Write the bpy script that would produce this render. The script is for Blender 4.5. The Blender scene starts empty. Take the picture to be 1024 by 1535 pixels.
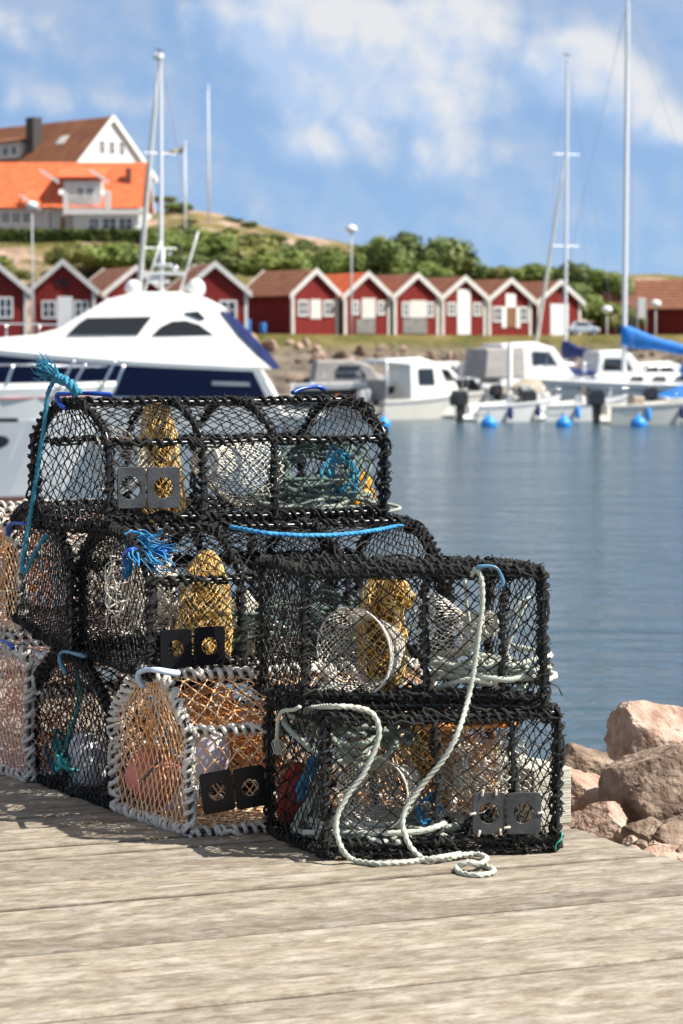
import bpy, bmesh, math, random
import numpy as np
from mathutils import Vector, Matrix, noise

PI = math.pi
R = math.radians
rng = np.random.default_rng(11)
random.seed(5)
scene = bpy.context.scene
COL = scene.collection

# ------------------------------------------------------------------ camera numbers
F = 3800.0            # focal length in pixels of the 1024 x 1535 photograph
CAMZ = 1.48
PITCH = math.atan(247.5 / F)
FW = np.array([0, math.cos(PITCH), -math.sin(PITCH)])
UP = np.array([0, math.sin(PITCH), math.cos(PITCH)])
RT = np.array([1.0, 0, 0])
CAM = np.array([0, 0, CAMZ])


def ray(px, py):
    return F * FW + (px - 512.0) * RT + (767.5 - py) * UP


def at(px, py, D):
    r = ray(px, py)
    return CAM + r * (D / r[1])


def G(px, py, z=0.0):
    r = ray(px, py)
    return CAM + r * ((z - CAMZ) / r[2])


def V3(*a):
    return np.array(a, float)


def nrm(v):
    v = np.asarray(v, float)
    return v / max(np.linalg.norm(v), 1e-9)


# ------------------------------------------------------------------ mesh building
class MB:
    def __init__(self):
        self.v, self.q, self.t, self.n, self.c = [], [], [], [], 0
        self.uv = None

    def add(self, v, q=None, t=None, ng=None):
        v = np.asarray(v, float).reshape(-1, 3)
        if q is not None and len(q):
            self.q.append(np.asarray(q, np.int64).reshape(-1, 4) + self.c)
        if t is not None and len(t):
            self.t.append(np.asarray(t, np.int64).reshape(-1, 3) + self.c)
        if ng:
            self.n += [[i + self.c for i in f] for f in ng]
        self.v.append(v)
        self.c += len(v)

    def mesh(self, name):
        v = np.concatenate(self.v) if self.v else np.zeros((0, 3))
        loops, starts, k = [], [], 0
        for q in self.q:
            loops.append(q.ravel()); starts.append(k + 4 * np.arange(len(q))); k += 4 * len(q)
        for t in self.t:
            loops.append(t.ravel()); starts.append(k + 3 * np.arange(len(t))); k += 3 * len(t)
        for f in self.n:
            loops.append(np.array(f)); starts.append(np.array([k])); k += len(f)
        me = bpy.data.meshes.new(name)
        me.vertices.add(len(v))
        me.vertices.foreach_set('co', v.ravel())
        if loops:
            lp = np.concatenate(loops).astype(np.int32); st = np.concatenate(starts).astype(np.int32)
            me.loops.add(len(lp)); me.loops.foreach_set('vertex_index', lp)
            me.polygons.add(len(st)); me.polygons.foreach_set('loop_start', st)
        me.update(calc_edges=True)
        me.validate()
        return me


def tag(o, label=None, cat=None, group=None, kind=None):
    if label: o['label'] = label
    if cat: o['category'] = cat
    if group: o['group'] = group
    if kind: o['kind'] = kind
    return o


def link(o, parent=None):
    COL.objects.link(o)
    if parent is not None:
        o.parent = parent
        o.matrix_parent_inverse = Matrix.Identity(4)
        L = ORIG.get(parent.name)
        if L is not None:
            o.location = Vector(o.location) - L
    return o


ORIG = {}


def empty(name, loc, label, cat, group=None):
    o = bpy.data.objects.new(name, None)
    o.empty_display_size = 0.1
    COL.objects.link(o)
    o.location = Vector([float(x) for x in loc])
    ORIG[o.name] = Vector([float(x) for x in loc])
    return tag(o, label, cat, group)


def obj(name, mb, mat, parent=None, smooth=True, loc=None, bevel=0, sharp=None):
    me = mb.mesh(name)
    if 8 <= len(me.vertices) < 3000 and name != 'ground':
        bm_ = bmesh.new(); bm_.from_mesh(me); bmesh.ops.recalc_face_normals(bm_, faces=bm_.faces); bm_.to_mesh(me); bm_.free()
    if not isinstance(mat, (list, tuple)): mat = [mat]
    for m in mat: me.materials.append(m)
    me.polygons.foreach_set('use_smooth', np.full(len(me.polygons), bool(smooth)))
    if smooth:
        if sharp: 
            me.set_sharp_from_angle(angle=R(sharp))
    o = bpy.data.objects.new(name, me)
    if loc is not None: o.location = Vector([float(x) for x in loc])
    link(o, parent)
    if bevel:
        b = o.modifiers.new('soft_edges', 'BEVEL'); b.width = bevel; b.segments = 2; b.limit_method = 'ANGLE'; b.angle_limit = R(35)
    return o


def dup(o, loc=None, rot=None, scale=None, label=None):
    c = o.copy(); COL.objects.link(c)
    if loc is not None: c.location = Vector([float(x) for x in loc])
    if rot is not None: c.rotation_euler = rot
    if scale is not None: c.scale = scale
    if label: c['label'] = label
    for ch in list(o.children):
        d = ch.copy(); COL.objects.link(d); d.parent = c
        for g in ch.children:
            e = g.copy(); COL.objects.link(e); e.parent = d
    return c


def place(o, loc, rz=0.0):
    o.location = Vector([float(x) for x in loc]); o.rotation_euler = (0, 0, rz)
    return o


def box(mb, x0, x1, y0, y1, z0, z1, M=None):
    v = np.array([[x0, y0, z0], [x1, y0, z0], [x1, y1, z0], [x0, y1, z0], [x0, y0, z1], [x1, y0, z1], [x1, y1, z1], [x0, y1, z1]], float)
    if M is not None: v = M(v)
    mb.add(v, [[0, 3, 2, 1], [4, 5, 6, 7], [0, 1, 5, 4], [1, 2, 6, 5], [2, 3, 7, 6], [3, 0, 4, 7]])


def hexa(mb, v):
    mb.add(np.array(v, float), [[0, 3, 2, 1], [4, 5, 6, 7], [0, 1, 5, 4], [1, 2, 6, 5], [2, 3, 7, 6], [3, 0, 4, 7]])


def prism(mb, poly, y0, y1, c=0.03, axis='y', top_in=0.0):
    """side profile (x, z) given real thickness from y0 to y1, with a chamfer c"""
    p = np.array(poly, float)
    n = len(p)
    a = 0.5 * sum(p[i][0] * p[(i + 1) % n][1] - p[(i + 1) % n][0] * p[i][1] for i in range(n))
    if a < 0: p = p[::-1]
    # inset by averaged edge normals
    d0 = p - np.roll(p, 1, 0); d1 = np.roll(p, -1, 0) - p
    n0 = np.stack([-d0[:, 1], d0[:, 0]], 1); n1 = np.stack([-d1[:, 1], d1[:, 0]], 1)
    n0 /= np.maximum(np.linalg.norm(n0, axis=1, keepdims=True), 1e-9); n1 /= np.maximum(np.linalg.norm(n1, axis=1, keepdims=True), 1e-9)
    nn = n0 + n1; nn /= np.maximum(np.linalg.norm(nn, axis=1, keepdims=True), 0.3)
    ins = p + nn * c
    zt = (p[:, 1] - p[:, 1].min()) / max(np.ptp(p[:, 1]), 1e-9)
    rings = []
    for q, y, s in ((ins, y0, 1), (p, y0 + c, 1), (p, y1 - c, -1), (ins, y1, -1)):
        yy = y + s * top_in * zt
        rings.append(np.stack([q[:, 0], yy, q[:, 1]], 1))
    v = np.concatenate(rings)
    i = np.arange(n); j = (i + 1) % n
    q = []
    for k in range(3):
        q.append(np.stack([i + k * n, j + k * n, j + (k + 1) * n, i + (k + 1) * n], 1))
    mb.add(v, np.concatenate(q), ng=[list(range(n))[::-1][::-1], list(range(3 * n, 4 * n))[::-1]])


def frames(P, closed=False):
    n = len(P)
    if closed:
        T = np.roll(P, -1, 0) - np.roll(P, 1, 0)
    else:
        T = np.gradient(P, axis=0)
    T /= np.maximum(np.linalg.norm(T, axis=1, keepdims=True), 1e-12)
    N = np.empty_like(P)
    a = np.array([0, 0, 1.0]) if abs(T[0][2]) < 0.9 else np.array([1.0, 0, 0])
    v = np.cross(T[0], a); v /= np.linalg.norm(v); N[0] = v
    for i in range(1, n):
        t = T[i]; d = v[0] * t[0] + v[1] * t[1] + v[2] * t[2]
        v = v - d * t
        l = math.sqrt(v[0] * v[0] + v[1] * v[1] + v[2] * v[2])
        v = v / l if l > 1e-9 else N[i - 1]
        N[i] = v
    return T, N, np.cross(T, N)


def tube(mb, P, r, k=6, lobes=0, amp=0.22, twist=90.0, closed=False, up=None, flat=1.0, cap=True):
    P = np.asarray(P, float); n = len(P)
    if up is not None:
        T = np.gradient(P, axis=0); T /= np.maximum(np.linalg.norm(T, axis=1, keepdims=True), 1e-12)
        N = np.cross(T, up); N /= np.maximum(np.linalg.norm(N, axis=1, keepdims=True), 1e-9); B = np.cross(T, N)
    else:
        T, N, B = frames(P, closed)
    r = np.broadcast_to(np.asarray(r, float), (n,))
    th = 2 * PI * np.arange(k) / k
    s = np.concatenate([[0], np.cumsum(np.linalg.norm(np.diff(P, axis=0), axis=1))])
    rad = np.ones((n, k))
    if lobes:
        rad = 1 + amp * np.cos(lobes * th[None, :] - twist * s[:, None])
    rr = rad * r[:, None]
    v = P[:, None, :] + rr[..., None] * (np.cos(th)[None, :, None] * N[:, None, :] + flat * np.sin(th)[None, :, None] * B[:, None, :])
    i = np.arange(n if closed else n - 1)[:, None]; j = np.arange(k)[None, :]
    i2 = (i + 1) % n; j2 = (j + 1) % k
    q = np.stack([i * k + j, i * k + j2, i2 * k + j2, i2 * k + j], -1).reshape(-1, 4)
    ng = [list(range(k))[::-1], list(range((n - 1) * k, n * k))] if cap and not closed else None
    mb.add(v.reshape(-1, 3), q, ng=ng)


def spline(pts, step=0.012, closed=False):
    """Catmull-Rom through pts, sampled about every step"""
    P = np.array(pts, float)
    if closed: P = np.concatenate([P[-1:], P, P[:2]])
    else: P = np.concatenate([2 * P[:1] - P[1:2], P, 2 * P[-1:] - P[-2:-1]])
    out = []
    for i in range(1, len(P) - 2):
        a, b, c, d = P[i - 1], P[i], P[i + 1], P[i + 2]
        m = max(2, int(np.linalg.norm(c - b) / step))
        t = np.linspace(0, 1, m, endpoint=False)[:, None]
        out.append(0.5 * ((2 * b) + (c - a) * t + (2 * a - 5 * b + 4 * c - d) * t * t + (3 * b - a - 3 * c + d) * t ** 3))
    if not closed: out.append(P[-2:-1])
    return np.concatenate(out)


def resample(P, ds):
    P = np.asarray(P, float)
    s = np.concatenate([[0], np.cumsum(np.linalg.norm(np.diff(P, axis=0), axis=1))])
    m = max(3, int(s[-1] / ds) + 1)
    t = np.linspace(0, s[-1], m)
    return np.stack([np.interp(t, s, P[:, i]) for i in range(3)], 1)


def lathe(mb, prof, axis0, axis1, k=24, wob=0.0):
    """prof: (r, t) pairs, t along axis0->axis1"""
    a = np.asarray(axis0, float); d = np.asarray(axis1, float) - a
    T = nrm(d); h = np.array([0, 0, 1.0]) if abs(T[2]) < 0.9 else np.array([1.0, 0, 0])
    N = nrm(np.cross(T, h)); B = np.cross(T, N)
    th = 2 * PI * np.arange(k) / k
    v = []
    for r, t in prof:
        v.append(a + d * t + r * (np.cos(th)[:, None] * N + np.sin(th)[:, None] * B))
    v = np.concatenate(v)
    if wob: v = v + wob * np.array([noise.noise_vector(Vector(p * 9)) for p in v])
    m = len(prof)
    i = np.arange(m - 1)[:, None]; j = np.arange(k)[None, :]; j2 = (j + 1) % k
    q = np.stack([i * k + j, i * k + j2, (i + 1) * k + j2, (i + 1) * k + j], -1).reshape(-1, 4)
    mb.add(v, q, ng=[list(range(k))[::-1], list(range((m - 1) * k, m * k))])


# ------------------------------------------------------------------ materials
def mat(name, rgb, rough=0.6, metal=0.0, var=0.0, vscale=6.0, bump=0.0, bscale=40.0, rgb2=None, spec=0.5, coat=0.0, stretch=None, detail=5.0, emit=None, trans=0.0):
    m = bpy.data.materials.new(name); m.use_nodes = True
    nt = m.node_tree; b = nt.nodes['Principled BSDF']
    b.inputs['Base Color'].default_value = (*rgb, 1); b.inputs['Roughness'].default_value = rough; b.inputs['Metallic'].default_value = metal
    b.inputs['Specular IOR Level'].default_value = spec
    if coat: b.inputs['Coat Weight'].default_value = coat; b.inputs['Coat Roughness'].default_value = 0.08
    if trans: b.inputs['Transmission Weight'].default_value = trans
    tc = nt.nodes.new('ShaderNodeTexCoord'); src = tc.outputs['Object']
    if stretch:
        mp = nt.nodes.new('ShaderNodeMapping'); mp.inputs['Scale'].default_value = stretch; nt.links.new(src, mp.inputs[0]); src = mp.outputs[0]
    if var or rgb2:
        n = nt.nodes.new('ShaderNodeTexNoise'); n.inputs['Scale'].default_value = vscale; n.inputs['Detail'].default_value = detail
        nt.links.new(src, n.inputs['Vector'])
        cr = nt.nodes.new('ShaderNodeValToRGB'); cr.color_ramp.elements[0].position = 0.33; cr.color_ramp.elements[1].position = 0.67
        c2 = rgb2 or tuple(min(1, x * (1 + var)) for x in rgb)
        c1 = rgb if rgb2 else tuple(x * (1 - var) for x in rgb)
        cr.color_ramp.elements[0].color = (*c1, 1); cr.color_ramp.elements[1].color = (*c2, 1)
        nt.links.new(n.outputs['Fac'], cr.inputs['Fac']); nt.links.new(cr.outputs['Color'], b.inputs['Base Color'])
    if bump:
        n2 = nt.nodes.new('ShaderNodeTexNoise'); n2.inputs['Scale'].default_value = bscale; n2.inputs['Detail'].default_value = 6
        nt.links.new(src, n2.inputs['Vector'])
        bp = nt.nodes.new('ShaderNodeBump'); bp.inputs['Strength'].default_value = bump; bp.inputs['Distance'].default_value = 0.02
        nt.links.new(n2.outputs['Fac'], bp.inputs['Height']); nt.links.new(bp.outputs['Normal'], b.inputs['Normal'])
    return m


m_rope_k = mat('black_rope', (0.014, 0.0135, 0.0125), 0.5, var=0.6, vscale=30, bump=0.5, bscale=400, spec=0.3)
m_rope_k2 = mat('black_green_rope', (0.012, 0.013, 0.0115), 0.5, rgb2=(0.030, 0.031, 0.026), vscale=18, bump=0.5, bscale=400, spec=0.3)
m_twine_k = mat('black_twine', (0.017, 0.0165, 0.0155), 0.45, var=0.5, vscale=40, spec=0.32)
m_rod = mat('coated_rod', (0.02, 0.02, 0.021), 0.28, spec=0.6, var=0.3, vscale=20)
m_rope_w = mat('white_rope', (0.80, 0.76, 0.68), 0.75, var=0.2, vscale=22, bump=0.6, bscale=300, spec=0.2)
m_twine_tan = mat('tan_twine', (0.84, 0.44, 0.19), 0.7, rgb2=(0.90, 0.68, 0.45), vscale=9, spec=0.2)
m_twine_pink = mat('pink_twine', (0.84, 0.44, 0.34), 0.7, rgb2=(0.86, 0.70, 0.61), vscale=9, spec=0.2)
m_twine_w = mat('cream_twine', (0.72, 0.65, 0.52), 0.65, rgb2=(0.80, 0.77, 0.70), vscale=12, spec=0.25)
m_twine_y = mat('yellow_twine', (0.74, 0.38, 0.06), 0.55, rgb2=(0.92, 0.76, 0.38), vscale=34, spec=0.3)
m_sack_y = mat('yellow_sack', (0.07, 0.035, 0.01), 0.8, rgb2=(0.36, 0.19, 0.03), vscale=25, bump=1.0, bscale=90, spec=0.3)
m_twine_o = mat('orange_twine', (0.70, 0.25, 0.06), 0.6, rgb2=(0.82, 0.48, 0.18), vscale=20, spec=0.25)
m_rope_g = mat('grey_green_rope', (0.20, 0.25, 0.21), 0.75, rgb2=(0.42, 0.45, 0.38), vscale=16, bump=0.5, bscale=300, spec=0.2)
m_rope_pg = mat('pale_green_rope', (0.50, 0.56, 0.47), 0.75, rgb2=(0.70, 0.70, 0.60), vscale=7, bump=0.5, bscale=300, spec=0.2)
m_rope_b = mat('blue_rope', (0.022, 0.17, 0.29), 0.6, rgb2=(0.06, 0.34, 0.48), vscale=20, bump=0.4, bscale=300, spec=0.3)
m_rope_b2 = mat('bright_blue_rope', (0.015, 0.17, 0.42), 0.55, rgb2=(0.07, 0.36, 0.62), vscale=20, bump=0.4, bscale=300, spec=0.3)
m_rope_t = mat('teal_rope', (0.03, 0.25, 0.24), 0.6, rgb2=(0.06, 0.42, 0.44), vscale=14, spec=0.3)
m_rope_d = mat('dark_green_rope', (0.06, 0.10, 0.085), 0.7, rgb2=(0.15, 0.20, 0.17), vscale=14, spec=0.25)
m_plate = mat('grey_plastic', (0.045, 0.047, 0.05), 0.42, var=0.35, vscale=18, bump=0.15, bscale=120, spec=0.5)
m_plate_k = mat('black_plastic', (0.008, 0.008, 0.009), 0.25, var=0.3, vscale=18, spec=0.25)
m_hook = mat('blue_plastic', (0.015, 0.075, 0.42), 0.3, var=0.25, vscale=20, spec=0.5)
m_hook_p = mat('faded_blue_plastic', (0.10, 0.24, 0.36), 0.35, var=0.3, vscale=25, spec=0.5)
m_hook_w = mat('bleached_blue_plastic', (0.55, 0.66, 0.80), 0.4, var=0.2, vscale=20, spec=0.4)
m_peg = mat('pale_peg_plastic', (0.70, 0.58, 0.48), 0.5, var=0.2, vscale=60)
m_coral = mat('coral_float', (0.66, 0.20, 0.14), 0.45, var=0.12, vscale=14, bump=0.1)
m_lav = mat('lilac_white_float', (0.62, 0.59, 0.66), 0.45, var=0.12, vscale=14, bump=0.1)
m_whitefl = mat('white_float', (0.72, 0.72, 0.74), 0.4, var=0.1, vscale=14)
m_red = mat('red_float', (0.60, 0.045, 0.025), 0.4, var=0.15, vscale=14)
m_yel = mat('yellow_float', (0.80, 0.38, 0.03), 0.4, var=0.15, vscale=25)
m_cloth = mat('pale_cloth', (0.62, 0.66, 0.58), 0.8, var=0.15, vscale=12)
# ------------------------------------------------------------------ trap building
def net(mb, S, A, B, cw, ch, r, jit=0.12, k=4, wrap_x=False, warp=0.25, seed=0, keep=1.0):
    """diamond netting over the patch S(x, y), x and y in 0..1, A by B metres, knots shared by both families of twine"""
    g = np.random.default_rng(seed + 77)
    NI = 2 * max(2, round(A / cw)); NJ = 2 * max(1, round(B / ch))
    I, J = np.meshgrid(np.arange(NI + 1), np.arange(NJ + 1), indexing='ij')
    x = I / NI; y = J / NJ
    jx = g.normal(0, jit, x.shape) / NI; jy = g.normal(0, jit, x.shape) / NJ
    edge_x = (np.sin(PI * x) > 0.02) if not wrap_x else np.ones_like(x, bool)
    edge_y = np.sin(PI * y) > 0.02
    p1, p2 = g.uniform(0, 6.28, 2)
    wx = warp * np.sin(2 * PI * (1.3 * y + 0.7 * x) + p1) * np.sin(PI * x) * np.sin(PI * y) / max(NI, 1) * 2.2
    wy = warp * np.sin(2 * PI * (1.1 * x + 0.4 * y) + p2) * np.sin(PI * x) * np.sin(PI * y) / max(NJ, 1) * 2.2
    x = np.clip(x + jx * edge_x * edge_y + wx, 0, 1) if not wrap_x else x + jx * edge_y
    y = np.clip(y + jy * edge_x * edge_y + wy, 0, 1)
    if wrap_x:
        x[-1] = x[0] + 1; y[-1] = y[0]
    P = S(x.ravel(), y.ravel()).reshape(NI + 1, NJ + 1, 3)
    segs = []
    for di, dj in ((1, 1), (1, -1)):
        i = np.arange(NI)[:, None]; j = np.arange(NJ + 1)[None, :]
        ii, jj = np.broadcast_arrays(i, j)
        ok = ((ii + jj) % 2 == 0) & (jj + dj >= 0) & (jj + dj <= NJ)
        a, b = ii[ok], jj[ok]
        segs.append((P[a, b], P[a + di, b + dj]))
    P0 = np.concatenate([s[0] for s in segs]); P1 = np.concatenate([s[1] for s in segs])
    if keep < 1:
        m = g.random(len(P0)) < keep; P0, P1 = P0[m], P1[m]
    straws(mb, P0, P1, r, k, g, slack=0.06)


def straws(mb, P0, P1, r, k=4, g=rng, slack=0.05):
    d = P1 - P0; l = np.linalg.norm(d, axis=1, keepdims=True); T = d / np.maximum(l, 1e-9)
    h = np.where(np.abs(T[:, 1:2]) < 0.9, np.array([[0, 1.0, 0]]), np.array([[1.0, 0, 0]]))
    N = np.cross(T, h); N /= np.maximum(np.linalg.norm(N, axis=1, keepdims=True), 1e-9); Bv = np.cross(T, N)
    mid = g.normal(0, 1, (len(P0), 2)) * slack * l * 0.5
    th = 2 * PI * (np.arange(k) + 0.5) / k
    rings = []
    rv = r * g.uniform(0.8, 1.2, (len(P0), 1))
    for t, rs, ms in ((-0.02, 1.4, 0), (0.2, 0.95, 0.7), (0.8, 0.95, 0.7), (1.02, 1.4, 0)):
        c = P0 + d * t + ms * (mid[:, :1] * N + mid[:, 1:] * Bv)
        rings.append(c[:, None, :] + (rs * rv)[:, None] * (np.cos(th)[None, :, None] * N[:, None, :] + np.sin(th)[None, :, None] * Bv[:, None, :]))
    v = np.stack(rings, 1)                       # m,4,k,3
    m = len(P0)
    base = (np.arange(m) * 4 * k)[:, None, None]
    a = np.arange(3)[None, :, None] * k; j = np.arange(k)[None, None, :]; j2 = (j + 1) % k
    q = np.stack([base + a + j, base + a + j2, base + a + k + j2, base + a + k + j], -1).reshape(-1, 4)
    mb.add(v.reshape(-1, 3), q)


def bar(rod, lash, P, rr=0.006, rope=0.005, pitch=0.03, turns2=True, k=6, lobes=0, fuzz=None, nf=0, seed=0, fl=0.03):
    """a coated rod with rope wound round it; fuzz: loose fibres standing off the rope"""
    g = np.random.default_rng(seed)
    P = np.asarray(P, float)
    C = resample(P, 0.0035)
    tube(rod, resample(P, 0.03), rr, 8)
    T, N, B = frames(C)
    s = np.concatenate([[0], np.cumsum(np.linalg.norm(np.diff(C, axis=0), axis=1))])
    ng = max(4, int(s[-1] / 0.03))
    def rough(sc): return np.interp(s, np.linspace(0, s[-1], ng), g.normal(0, sc, ng))
    for h in range(2):
        if h == 0:      # open turns of lashing
            pit = pitch * g.uniform(1.0, 1.2); rad = rr + rope * 0.85 + np.abs(rough(0.0018)); sc = 1.0; wob = rough(0.9)
        else:           # the selvedge of the net, laid along the rod
            pit = pitch * g.uniform(5, 9); rad = rr + rope * 1.25 + np.abs(rough(0.0035)); sc = 0.85; wob = rough(1.2)
        ph = 2 * PI * s / pit + g.uniform(0, 6) + wob
        H = C + rad[:, None] * (np.cos(ph)[:, None] * N + np.sin(ph)[:, None] * B)
        rv = rope * (1 + np.clip(rough(0.18), -0.3, 0.45)) * sc
        tube(lash, H, rv, k, lobes=lobes, amp=0.22, twist=3 * 2 * PI / 0.04, up=T if h == 0 else None)
    if fuzz is not None and nf:
        m = int(nf * 0.45 * s[-1])
        idx = g.integers(0, len(C), m)
        for i in idx:
            a = g.uniform(0, 6.28); d0 = math.cos(a) * N[i] + math.sin(a) * B[i]
            d1 = nrm(d0 + g.normal(0, 0.7, 3)); L = fl * g.uniform(0.3, 1.15)
            b = C[i] + d0 * (rr + rope * 1.6)
            c = b + d1 * L * 0.55 + g.normal(0, 0.003, 3)
            e = c + nrm(d1 + g.normal(0, 0.9, 3)) * L * 0.5
            r0 = g.uniform(0.0009, 0.0022)
            tube(fuzz, np.array([b - d0 * 0.004, b, c, e]), np.array([r0, r0, r0, r0 * 0.5]), 3, cap=False)


ARCH = [(0, 0), (0.0, 0.66), (0.05, 0.78), (0.17, 0.90), (0.30, 0.98), (0.42, 1.0), (0.58, 1.0), (0.70, 0.98), (0.83, 0.90), (0.95, 0.78), (1.0, 0.66), (1, 0)]
TENT = [(0, 0), (0.0, 0.64), (0.03, 0.70), (0.28, 0.97), (0.36, 1.0), (0.64, 1.0), (0.72, 0.97), (0.97, 0.70), (1.0, 0.64), (1, 0)]
SQUARE = [(0, 0), (0, 0.97), (0.02, 1.0), (0.98, 1.0), (1, 0.97), (1, 0)]


class Trap:
    def __init__(self, label, FL, FR, RL, H, prof, ribs, longs, group='lobster traps piled on the dock', ropem=None, twinem=None, cell=(0.042, 0.042), tr=0.0023, rope=0.0050,
                 pitch=0.03, lobes=0, nf=110, seed=1, lean=(0, 0, 0), fl=0.012, endcell=None, twine2=None, fuzzm=None, tint=None):
        self.FL, self.u, self.v, self.H, self.prof = FL, FR - FL, RL - FL, H, prof
        self.lean = np.array(lean, float)
        e = empty('lobster_trap', FL + (self.u + self.v) / 2, label, 'lobster trap', group)
        self.e = e
        ropem = ropem or m_rope_k; twinem = twinem or m_twine_k
        pb = np.array([p[0] for p in prof]); pc = np.array([p[1] for p in prof])
        pts = np.stack([pb * np.linalg.norm(self.v), pc * H], 1)
        s = np.concatenate([[0], np.cumsum(np.linalg.norm(np.diff(pts, axis=0), axis=1))]); per = s[-1]; s = s / per
        lu, lv = np.linalg.norm(self.u), np.linalg.norm(self.v)
        g = np.random.default_rng(seed)
        rod, lash = MB(), MB(); fuzz = lash
        kk = 9 if lobes else 6
        def jl(P):
            P = resample(P, 0.04)
            return P + np.array([[noise.noise(Vector((q * 5 + seed))) * 0.006, noise.noise(Vector((q * 5 + seed + 9))) * 0.006, noise.noise(Vector((q * 5 + seed + 30))) * 0.006] for q in P])
        kw = dict(rope=rope, pitch=pitch, k=kk, lobes=lobes, fuzz=fuzz, nf=nf, fl=fl)
        n = 0
        for a in ribs:
            end = a in (0, 1)
            hoop = np.array([self.P(a, b, c * H) for b, c in prof])
            bar(rod, lash, jl(hoop), seed=seed * 31 + n, rr=0.0065, **{**kw, 'nf': nf * (1.7 if end else 0.8)}); n += 1
            if end:   # a second turn of rope round the end hoops makes them thick
                ins = np.array([self.P(a + (0.012 if a == 0 else -0.012), 0.5 + (b - 0.5) * 0.955, H * (0.012 + c * 0.965)) for b, c in prof])
                bar(rod, lash, jl(ins), seed=seed * 31 + n, rr=0.004, **kw); n += 1
            bar(rod, lash, jl(np.array([self.P(a, 0, 0), self.P(a, 1, 0)])), seed=seed * 31 + n, **kw); n += 1
        for b, c in longs:
            bar(rod, lash, jl(np.array([self.P(x, b, c * H) for x in (0, 0.5, 1)])), seed=seed * 31 + n, **kw); n += 1
        obj('frame', rod, m_rod, e); obj('rope_lashing', lash, ropem, e)
        side = MB()
        sg = 0.018
        def S(x, y):
            b = np.interp(y, s, pb); c = np.interp(y, s, pc)
            sag = sg * np.sin(PI * np.clip(x, 0, 1)) * (0.4 + 0.6 * np.abs(np.sin(len(ribs) * PI * x))) * np.sin(PI * y) ** 0.5
            P = self.P(x, 0.5 + (b - 0.5) * (1 - sag * 1.2), c * H - sag * c * 0.8)
            return P
        net(side, S, lu, per, cell[0], cell[1], tr, seed=seed)
        def Bt(x, y): return self.P(x, y, 0.006 + 0 * x)
        net(side, Bt, lu, lv, 0.055, 0.055, tr, seed=seed + 3)
        lo = np.array([p for p in prof if p[0] <= 0.5]); hi = np.array([p for p in prof if p[0] >= 0.5])[::-1]
        ec = endcell or (cell[0] * 0.75, cell[1])
        for a, sgn in ((0, 1), (1, -1)):
            def E(x, y):
                c = y
                b0 = np.interp(c, lo[:, 1], lo[:, 0]); b1 = np.interp(c, hi[:, 1], hi[:, 0])
                return self.P(a + sgn * 0.02 * np.sin(PI * x) * np.sin(PI * y), b0 + (b1 - b0) * x, c * H)
            ends = MB(); net(ends, E, lv, H, ec[0], ec[1], tr, seed=seed + 5 + a); obj('end_netting', ends, twinem, e)
        obj('side_netting', side, twine2 or twinem, e)

    def P(self, a, b, c):
        a = np.asarray(a, float)[..., None]; b = np.asarray(b, float)[..., None]; c = np.asarray(c, float)[..., None]
        return self.FL + a * self.u + b * self.v + c * (np.array([0, 0, 1.0]) + self.lean)

    def pick(self, px, py, b=0.0, off=0.0):
        """the point of this pixel's ray on the upright plane through b (0 front, 1 rear), moved off towards the front"""
        n = nrm(np.cross(self.u, [0, 0, 1]))        # points to the viewer
        p0 = self.FL + b * self.v + n * off
        r = ray(px, py)
        return CAM + r * (np.dot(p0 - CAM, n) / np.dot(r, n))

    def slot(self, px, py, a=0.0, off=0.0):
        """the same on the end plane through a"""
        n = nrm(np.cross(self.v, [0, 0, 1])); 
        if np.dot(n, self.u) > 0: n = -n
        p0 = self.FL + a * self.u + n * off
        r = ray(px, py)
        return CAM + r * (np.dot(p0 - CAM, n) / np.dot(r, n))

    def funnel(self, big, rb, small, rs, mat_=None, ring=None, n=26, rows=12, r=0.0021, squash=0.9, seed=2, ex=1.6):
        big, small = np.array(big), np.array(small)
        ax = small - big; T = nrm(ax); Nn = nrm(np.cross(T, [0, 0, 1])); Bn = np.cross(T, Nn)
        mb = MB()
        def S(x, y):
            rad = rs + (rb - rs) * (1 - y) ** ex
            th = 2 * PI * x
            return big + y[:, None] * ax + (rad * np.cos(th))[:, None] * Nn + (rad * squash * np.sin(th))[:, None] * Bn + np.array([0, 0, -0.012]) * np.sin(PI * y)[:, None]
        net(mb, S, n * 0.02, rows * 0.02, 0.02, 0.02, r, wrap_x=True, seed=seed, jit=0.2, k=3)
        o = obj('entrance_funnel', mb, mat_ or m_twine_w, self.e)
        th = np.linspace(0, 2 * PI, 40, endpoint=False)
        m2 = MB()
        tube(m2, small + rs * (np.cos(th)[:, None] * Nn + squash * np.sin(th)[:, None] * Bn), 0.005, 6, closed=True)
        if ex < 1:
            m3 = MB(); tube(m3, big + rb * (np.cos(th)[:, None] * Nn + squash * np.sin(th)[:, None] * Bn), 0.003, 6, closed=True); q = obj('mouth_cord', m3, ring or m_rope_w, self.e); q.parent = o; q.location = (0, 0, 0)
        q = obj('ring', m2, ring or m_rope_w, self.e); q.parent = o; 
        q.location = (0, 0, 0)
        return o

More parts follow.
